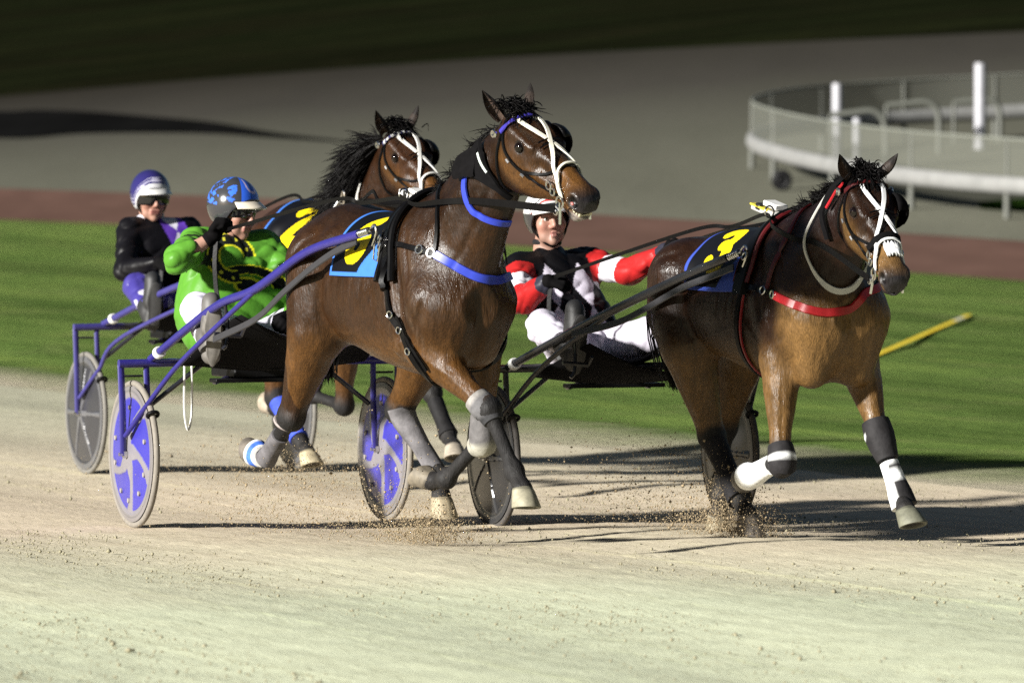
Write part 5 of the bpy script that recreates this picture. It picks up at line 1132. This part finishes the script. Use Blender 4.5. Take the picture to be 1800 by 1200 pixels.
for dz in (0, -.03): mb.ring(q[0] + V(0, 0, dz), N[0], .017, .0045, 16, 6)
mb.build_each('harness_buckle', M_METAL, e3)
nk = [(.80, -.09, 1.56), (.734, -.145, 1.48), (.685, -.167, 1.379), (.69, -.169, 1.291), (.735, -.141, 1.19), (.778, -.094, 1.14), (.80, -.036, 1.148), (.81, .015, 1.198), (.80, .06, 1.27)]
mb = MB(); mb.strap(F3, nk, [.012]*24 + list(np.linspace(.012, .030, 12)) + [.030]*24, .012, .007, 60, (.42, .41, .38)); mb.build('neck_strap', M_STRAP, e3)
mb = MB(); Mx = np.array([[.97, 0, .2], [0, 1, 0], [-.2, 0, .97]]); mb.box((.09, -.03, 1.485), .22, .08, .03, Mx, (.33, .32, .30)); mb.box((.14, -.03, 1.512), .12, .065, .025, Mx, (.55, .54, .52)); mb.box((.06, -.06, 1.503), .16, .03, .010, Mx, (.45, .38, .04)); mb.box((.05, -.03, 1.505), .04, .09, .03, Mx, (.012, .011, .011))
mb.build('saddle_top', M_STRAP, e3)
bridle(e3, F3, c3, dict(white=(.62, .62, .62), brow=(.045, .005, .006), cup='black', hole=1))
hd = c3['hd']
mb = MB(); mb.strap(F3, [hd(-.10, .07, -.01), hd(-.11, -.01, -.10), hd(-.085, -.10, -.125), hd(-.02, -.19, -.12), hd(.06, -.27, -.08)], [.06]*8 + list(np.linspace(.15, .04, 14)) + [.03]*8, .016, .010, 30); mb.build('ear_hood', M_FABRIC, e3)
mb = MB(); mb.strap(F3, [hd(.0, .02, -.12), hd(-.015, -.06, -.125), hd(-.0, -.15, -.12)], .014, .028, .006, 16, (.30, .010, .014)); mb.build('hood_trim', M_STRAP, e3)
mb = MB(); n = 15; rows = []
for i, s_ in enumerate(np.linspace(.445, .515, 9)):
    r = []
    for k, w in enumerate(np.linspace(-1, 1, n)): jg = .012*math.sin(k*2.3 + i)*(i in (0, 8)); r.append(hd(s_ + jg, .08, w*.058*(1 - .1*abs(i-4)/4)))
    rows.append(r)
pp, N = F3.snap(np.array([p for r in rows for p in r]), .010); pp = pp + N*(RNG.uniform(0, .004, len(pp)))[:, None]
mb.add(pp, [(i*n+j, i*n+j+1, (i+1)*n+j+1, (i+1)*n+j) for i in range(8) for j in range(n-1)], (.72, .72, .73)); o = mb.build('nose_patch', M_BOOT, e3); o.modifiers.new('Thickness', 'SOLIDIFY').thickness = .008
mb = MB(); mb.strap(F3, [hd(.40, -.02, -.09), hd(.405, .04, -.06), hd(.405, .075, 0), hd(.405, .04, .06), hd(.40, -.02, .09)], .034, .008, .010, 30); mb.build('noseband', M_FABRIC, e3)
L = {k: [V(*q) for q in v] for k, v in c3['legs'].items()}; bkb = (.016, .015, .016); wh = (.74, .75, .75)
p = L['RF']; u = unit(p[0]-p[1]); d = unit(p[2]-p[1])
sleeve(e3, 'knee_boot', [p[1]+u*.06, p[1]+u*.02+V(.012, 0, 0), p[1]+V(.018, 0, -.022), p[1]+d*.05+V(.02, 0, -.01)], [.058, .064, .066, .052], bkb, cols=lambda t, a: wh if .40 < t < .52 else bkb)
sleeve(e3, 'shin_boot', [p[1]+d*.10, p[1]+d*.2, p[2]+d*.01, lerp(p[2], p[3], .8)], [.046, .048, .056, .064], wh, cols=lambda t, a: wh)
p = L['LF']; u = unit(p[0]-p[1]); d = unit(p[2]-p[1])
sleeve(e3, 'knee_boot', [p[1]+u*.085, p[1]+u*.02, p[1]+d*.03, p[1]+d*.10], [.064, .069, .064, .050], bkb, cols=lambda t, a: wh if (.33 < t < .42 and .0 < a < .45) else bkb)
sleeve(e3, 'shin_boot', [p[1]+d*.115, p[1]+d*.2, p[2]-d*.02, p[2]+d*.045], [.043, .046, .056, .060], wh, cols=lambda t, a: bkb if ((.45 < a < .95 and (t > .42 or .18 < t < .26))) else wh)
p = L['RH']; d = unit(p[2]-p[1])
sleeve(e3, 'shin_boot', [p[1]+d*.05, p[1]+d*.2, p[2]+d*.02], [.058, .050, .060], bkb)
# ---- horse 2
saddlecloth(e2, F2, -.40, .22, 98, '2', (.035, .125, .43), -.10, .20, .15)
pad(e2, F2, 'saddle_pad', .25, -.02, .085, .03, M_LEATH, 98)
mb = MB(); belt(mb, F2, lambda t: .235, 96, 264, .030, .006, .008, None, 60); mb.build('girth', M_LEATH, e2)
hd = c2['hd']; n0, n1 = c2['neck']
nk = [(.62, -.13, 1.66), (.66, -.15, 1.58), (.72, -.155, 1.51), (.80, -.13, 1.44), (.86, -.06, 1.42), (.87, 0, 1.43)]
mb = MB(); mb.strap(F2, nk, .026, .010, .007, 40, (.48, .47, .44)); mb.build('neck_strap', M_STRAP, e2)
bridle(e2, F2, c2, dict(white=(.50, .49, .46), brow=(.02, .02, .08), brow2=(.45, .45, .44), cup='leather'))
mb = MB(); mb.box((.13, -.02, 1.59), .20, .08, .03, None, (.30, .29, .27)); mb.box((.05, -.05, 1.615), .06, .04, .02, None, (.45, .38, .04)); mb.build('saddle_top', M_STRAP, e2)
L = {k: [V(*q) for q in v] for k, v in c2['legs'].items()}; p = L['RH']; d = unit(p[2]-p[1])
sleeve(e2, 'shin_boot', [p[1]+d*.03, p[1]+d*.2, p[2]-d*.02], [.058, .050, .054], BLUE, cols=lambda t, a: (.035, .06, .36))
p = L['LF']; d = unit(p[2]-p[1]); sleeve(e2, 'shin_boot', [p[1]+d*.06, p[1]+d*.2, p[2]+d*.0], [.046, .042, .054], DARK)

# ---- sulkies
PB, PD = (.019, .0155, .135), (.010, .010, .014)
s1 = sulky(S1, 'foremost sulky with blue shafts and blue swirl disc wheels', dict(paint=PB, dark=PD, W=.64, col=swirl, tyre=(.16, .143, .12), rim=(.165, .155, .15), stud=1, loop=[(.38, -.50, .30)],
  shaft=([(0, -.555, .80), (.75, -.50, 1.063), (1.22, -.466, 1.159), (1.664, -.381, 1.333), (2.187, -.33, 1.421)], [(0, .55, .80), (.75, .48, 1.06), (1.2, .40, 1.17), (1.63, .30, 1.33), (2.2, .275, 1.42)])))
s2 = sulky(S2, 'rear sulky at left with grey spoked disc wheels', dict(paint=(.034, .030, .14), dark=(.02, .02, .024), H=.84, W=.635, col=spokes((.027, .027, .031), (.085, .085, .09), 6, True), tyre=(.12, .113, .10), rim=(.11, .11, .11),
  shaft=([(0, -.53, .86), (1.0, -.42, 1.10), (1.8, -.27, 1.20), (2.16, -.22, 1.25), (2.48, -.166, 1.39), (2.66, -.15, 1.52)], [(0, .55, .86), (.8, .50, 1.08), (1.6, .42, 1.30), (1.95, .42, 1.38), (2.3, .43, 1.43)])))
s3 = sulky(S3, 'all black sulky at right with dark disc wheels', dict(paint=(.010, .010, .011), dark=(.008, .008, .009), H=.775, col=spokes((.012, .012, .013), (.030, .030, .031), 5), tyre=(.045, .04, .036), rim=(.03, .03, .03),
  shaft=([(0, -.55, .78), (.6, -.50, .945), (1.162, -.455, 1.088), (1.72, -.336, 1.252), (2.125, -.277, 1.349)], [(0, .55, .78), (.6, .50, .945), (1.16, .43, 1.10), (1.6, .34, 1.27), (2.12, .335, 1.38)])))
# ---- silks, trousers and helmets
def plainc(v, c): return np.tile(V(*c), (len(v), 1))
def silks1(v, J):
    col = plainc(v, (.062, .185, .020)); ch = J['chest']; front = v[:, 0] > ch[0] + .015
    y, z = v[:, 1] - ch[1], v[:, 2] - ch[2]
    d = np.abs(np.hypot((y - .03)/.17, (z + .075)/.095) - 1); up_ = front & (z > -.075) & (y > -.09); col[up_ & (d < .25)] = (.50, .50, .02); col[up_ & (d < .19)] = (.010, .012, .010)
    d = np.hypot((y - .03)/.055, (z + .055)/.030); col[front & (d < 1.35)] = (.50, .50, .02); col[front & (d < 1)] = (.010, .012, .010)
    for cy, cz, r0, r1, gap in ((-.03, .075, .070, .120, -35),):
        d = np.hypot((y - cy), (z - cz)*1.05); a = np.degrees(np.arctan2(z - cz, y - cy)); ok = np.abs((a - gap + 180) % 360 - 180) > 38
        sl = front & ok; col[sl & (d > r0 - .010) & (d < r1 + .010)] = (.50, .50, .02); col[sl & (d > r0) & (d < r1)] = (.010, .012, .010)
        for k in range(7):
            q = R(gap + 60 + k*40); dd = np.hypot(y - cy - (r0+r1)/2*math.cos(q), z - cz - (r0+r1)/2*math.sin(q)); col[sl & (dd < .009)] = (.5, .48, .04)
    ds, t = segdist(v, J['shR'], J['elR']); col[(ds < .12) & (t > .30) & (t < .36)] = (.012, .02, .008)
    return col
def silks2(v, J):
    col = plainc(v, (.0035, .0032, .0042)); ch = J['chest']; y, z = v[:, 1] - ch[1], v[:, 2] - ch[2]; front = v[:, 0] > ch[0]
    band = front & (np.abs(y - .09 + .35*(z-.05)) < .075); col[band] = (.075, .03, .26)
    for k in range(-3, 4): d = np.abs(y - .09 + .35*(z-.05))/.05 + np.abs(z - .05 - k*.13)/.06; col[band & (d < 1)] = (.46, .45, .52)
    return col
def silks3(v, J):
    col = plainc(v, (.003, .0028, .0034)); ch = J['chest']; lat = unit(J['shL'] - J['shR']); y = (v - ch)@lat; z = v[:, 2] - ch[2]; front = v[:, 0] > ch[0] - .01
    for yy, zz, w, h in ((-.085, .02, .062, .105), (.085, .02, .062, .11), (.09, -.17, .05, .09), (-.09, -.17, .05, .09)): col[front & (np.abs(y - yy)/w + np.abs(z - zz)/h < 1)] = (.42, .39, .46)
    for s in 'RL':
        ds, t = segdist(v, J['sh'+s], J['el'+s]); d2, t2 = segdist(v, J['el'+s], J['ha'+s]); sgn = -1 if s == 'R' else 1; arm = ((ds < .125) & (t > .16)) | ((d2 < .115) & (t2 > 0))
        arm &= (y*sgn > .15) | ((d2 < .115) & (d2 < np.abs(y) + .02) & (v[:, 0] > ch[0] + .10)); col[arm] = (.27, .012, .012); b = arm & (ds < d2) & (t > .48) & (t < .86); col[b] = (.50, .48, .52); col[(d2 < .09) & (t2 > .82)] = (.02, .02, .03)
    return col
def pants_w(v, J):
    col = plainc(v, (.46, .44, .52)); return col
def pants3(v, J):
    col = plainc(v, (.48, .45, .52)); d, t = segdist(v, J['knR'] + V(0, -.06, .03), J['anR'] + V(0, -.03, .02)); d2, t2 = segdist(v, J['hipR'] + V(.0, -.08, .05), J['knR'] + V(0, -.06, .03)); return col
def pants2(v, J):
    col = plainc(v, (.03, .022, .16)); q = v*np.array([1, 1, 1]); m = (np.sin(q[:, 0]*30)*np.sin(q[:, 2]*36 + 1)*np.sin(q[:, 1]*30 + 2) > .18); col[m] = (.44, .43, .50); return col
def helm1(a, t, lim):
    A = math.degrees(a)
    if abs(A) < 40 and t < lim - 3:                               # blue panel with a pale horseshoe
        x, y = A/24, (t - 38)/24; d = math.hypot(x*.9, y if y > -.0 else y*.35)
        if .62 < d < .86 and y > -1.0: return (.42, .36, .52)
        return (.022, .085, .48) if abs(A) > 18 or int(t/9) % 2 else (.03, .11, .50)
    c = math.sin(A*.16 + 2.2*math.sin(t*.13))*math.sin(t*.20 + 1.7*math.sin(A*.11)) + .35*math.sin(A*.47)*math.sin(t*.5)
    if t < 92 and (abs(A) > 95 or (52 < abs(A) < 78 and 40 < t < 80)) and c > .05: return (.035, .12, .55)
    return (.030, .030, .033)
def helm2(a, t, lim):
    A = math.degrees(a)
    if t > lim - 12: return (.42, .42, .44)
    if lim - 22 < t < lim - 18 or lim - 30 < t < lim - 28: return (.30, .29, .38)
    if abs(A + 2) < 14 and 44 < t < 56 and (int(A*1.3) + int(t)) % 3: return (.34, .33, .42)
    return (.018, .015, .085)
def helm3(a, t, lim):
    k = lim - t
    if k < 5 or t > 88: return (.02, .02, .022)
    if 10 < k < 15: return (.30, .03, .03)
    if 20 < k < 24: return (.03, .03, .03)
    return (.55, .54, .53)
J1 = dict(head=(-.285, -.035, 1.500), face=(.80, .52, -.16), neck=(-.335, -.05, 1.365), chest=(-.31, -.05, 1.20), pelvis=(-.17, -.03, .89), shR=(-.30, -.215, 1.345), shL=(-.31, .13, 1.33), elR=(-.07, -.395, 1.272), elL=(-.08, .27, 1.10), haR=(-.02, -.235, 1.378), haL=(.14, .10, 1.00),
  hipR=(-.15, -.12, .88), hipL=(-.15, .09, .88), knR=(.20, -.385, 1.04), knL=(.23, .32, 1.05), anR=(.585, -.465, .90), anL=(.60, .42, .90), toR=(.62, -.47, 1.09), toL=(.64, .43, 1.09), hdR=(.15, .45, .75), hnR=(.75, .30, -.35))
J2 = dict(head=(-.30, -.14, 1.575), face=(1, -.02, -.10), neck=(-.33, -.125, 1.43), chest=(-.29, -.08, 1.27), pelvis=(-.15, -.03, .96), shR=(-.30, -.265, 1.385), shL=(-.30, .09, 1.385), elR=(-.10, -.36, 1.16), elL=(-.08, .20, 1.16), haR=(.13, -.24, 1.205), haL=(.15, -.13, 1.205),
  hipR=(-.14, -.13, .94), hipL=(-.14, .08, .94), knR=(.22, -.40, 1.07), knL=(.25, .30, 1.07), anR=(.60, -.46, .94), anL=(.62, .38, .94), toR=(.64, -.46, 1.13), toL=(.66, .38, 1.13))
J3 = dict(head=(-.43, -.175, 1.492), face=(1, -.10, .02), hup=(-.1, -.06, 1), neck=(-.455, -.17, 1.345), chest=(-.40, -.145, 1.155), pelvis=(-.2, -.05, .86), shR=(-.41, -.335, 1.255), shL=(-.44, .045, 1.275), elR=(-.15, -.415, 1.10), elL=(-.22, .17, 1.235), haR=(.03, -.355, 1.195), haL=(.05, .275, 1.345),
  hipR=(-.18, -.14, .85), hipL=(-.18, .06, .85), knR=(.18, -.43, .985), knL=(.22, .28, 1.0), anR=(.55, -.435, .89), anL=(.60, .40, .86), toR=(.60, -.435, 1.085), toL=(.64, .40, 1.05), hdR=(.3, .85, .2), hnR=(-.4, .1, -.8), mouth='o')
sk = dict(collar=(.05, .20, .016))
person(S1, 'driver in bright green silks raising a gloved fist beside his face', J1, dict(jacket=silks1, collar=(.05, .16, .016), pants=pants_w, boot=(.075, .07, .066), sole=(.10, .092, .082), helmet=helm1, peak=(.58, .52, .42), glasses=(.021, .094), cutR=.42, fat=1.08, billow=[((-.30, -.19, 1.02), (.17, .13, .17)), ((-.24, -.16, .90), (.15, .12, .10)), ((-.24, .15, 1.0), (.14, .12, .14))]))
person(S2, 'driver in black silks with purple diamonds and wraparound dark goggles', J2, dict(jacket=silks2, collar=(.48, .47, .52), pants=pants2, ct=.026, boot=(.012, .012, .013), sole=(.022, .022, .022), helmet=helm2, peak=(.50, .50, .49), glasses=(.032, .100)))
person(S3, 'driver in black silks with red sleeves pursing his lips', J3, dict(jacket=silks3, collar=(.014, .013, .014), pants=pants3, boot=(.010, .0095, .0095), sole=(.026, .024, .023), helmet=helm3, peak=(.58, .57, .55), glasses=None, stubble=1))
# ---- reins
def h2w(c, p): t = R(c['th']); return V(c['o'][0] + p[0]*math.sin(t) + p[1]*math.cos(t), c['o'][1] - p[0]*math.cos(t) + p[1]*math.sin(t), c['gz'] + p[2])
def s2w(S, p): t = R(S[1]); return V(S[0][0] + p[0]*math.sin(t) + p[1]*math.cos(t), S[0][1] - p[0]*math.cos(t) + p[1]*math.sin(t), S[2] + p[2])
def off(F, p, d):
    q, N = F.snap(np.array([p]), d); return q[0]
def reins(name, lb, c, F, S, J, mids, thick):
    mb = MB(); hd = c['hd']
    for s in (-1, 1):
        ts = off(F, (mids[0], s*.12, 1.50 + c.get('dz', 0)), .065)
        neck = [off(F, lerp(hd(.3, -.2, s*.12), ts, t) + V(0, s*.06, 0), .022) for t in (.28, .55, .8)]
        A = [h2w(c, hd(.505, -.10, s*.085))] + [h2w(c, p) for p in neck] + [h2w(c, ts)]
        B = [h2w(c, off(F, (-.25, s*.08, 1.62), .03)), h2w(c, off(F, (-.55, s*.10, 1.62), .03))] + [s2w(S, m) for m in mids[1 if s < 0 else 2]] + [s2w(S, V(*J['haR' if s < 0 else 'haL']) + unit(V(*J['haR' if s < 0 else 'haL']) - V(*J['elR' if s < 0 else 'elL']))*.06)]
        P = catmull(A + B, 90); T = np.gradient(P, axis=0); T /= np.linalg.norm(T, axis=1)[:, None]; N = np.cross(T, V(0, 0, 1)); N /= np.linalg.norm(N, axis=1)[:, None] + 1e-9
        mb.ribbon(P, N*s*-1, thick[0] + (thick[1] - thick[0])*np.clip(1 - np.linspace(0, 1, 90)*2.2, 0, 1), .005)
    h = V(*J['haR']); q = catmull([s2w(S, h + V(.02, .01, -.02)), s2w(S, h + V(.03, .0, -.14)), s2w(S, h + V(.05, .01, -.30)), s2w(S, h + V(.10, .05, -.40))], 16); N = np.tile(V(-.3, -.95, 0), (16, 1)); mb.ribbon(q, N, .024, .005)
    o = mb.build(name, M_LEATH); tag(o, lb, 'reins', 'reins of the harness horses')
reins('reins', 'black leather reins running to the green driver', c1, F1, S1, J1, (.30, [], []), (.018, .034))
reins('reins', 'black reins of the farthest back horse', c2, F2, S2, J2, (.22, [], []), (.018, .03))
reins('reins', 'black reins running to the driver with red sleeves', c3, F3, S3, J3, (.24, [], []), (.018, .03))
# ---- sand thrown up by the hooves, clods on the track
def grains(name, pts, size, m):
    v0 = np.array([(1, 0, 0), (-1, 0, 0), (0, 1, 0), (0, -1, 0), (0, 0, 1), (0, 0, -1)], float); f0 = np.array([(0, 2, 4), (2, 1, 4), (1, 3, 4), (3, 0, 4), (2, 0, 5), (1, 2, 5), (3, 1, 5), (0, 3, 5)])
    k = len(pts); sc = size(k)[:, None, None]*RNG.uniform(.6, 1.4, (k, 6, 3)); v = pts[:, None, :] + v0[None]*sc; f = (f0[None] + 6*np.arange(k)[:, None, None]).reshape(-1, 3)
    return link_mesh(name, v.reshape(-1, 3), f, m, None, None, False)
pts = []
def plume(c, x, y, z, sx, sy, sz, n):
    for _ in range(int(n*5.5)):
        p = V(x + RNG.normal(0, sx), y + RNG.normal(0, sy), abs(z + RNG.normal(0, sz))); w = h2w(c, p); g = g_track(w[1]); w[2] = max(w[2], g + .003); pts.append(w)
plume(c1, .12, .10, .10, .06, .08, .09, 300); plume(c1, .10, .10, .02, .10, .10, .06, 520); plume(c1, -.15, .10, .03, .22, .15, .07, 420); plume(c1, -.8, .0, .12, .45, .25, .16, 900); plume(c1, -1.25, -.1, .12, .25, .2, .12, 260)
plume(c3, -.12, -.05, .05, .12, .08, .09, 620); plume(c3, -.35, -.1, .04, .20, .12, .06, 520); plume(c3, -.95, -.1, .16, .34, .2, .14, 800); plume(c3, -.25, -.08, .16, .08, .08, .10, 320); plume(c3, -.05, -.06, .02, .06, .08, .03, 200); plume(c2, -.2, -.1, .06, .3, .2, .09, 420); plume(c2, -1.6, -.1, .08, .5, .5, .08, 420)
o = grains('kicked_sand', np.array(pts), lambda k: RNG.gamma(1.3, .0009, k) + .0006, mat('flying_sand', (.26, .20, .12), .95)); tag(o, kind='stuff')
yy = 16.5 + 17*RNG.uniform(0, 1, 26000); xx = RNG.uniform(-.105, .105, 26000)*yy; keep = RNG.uniform(0, 1, 26000) < .35 + .65*(np.sin(xx*2.3 + 1.1*np.sin(yy*1.3)) * np.sin(yy*.9 + xx) > .1); pts = np.array([(x, y, g_track(y) + lumps(x, y) + .001) for x, y in zip(xx[keep], yy[keep])])
o = grains('loose_sand_clods', pts, lambda k: RNG.gamma(1.1, .0014, k) + .0015, mat('loose_sand', (.22, .20, .13), .95)); tag(o, kind='stuff')
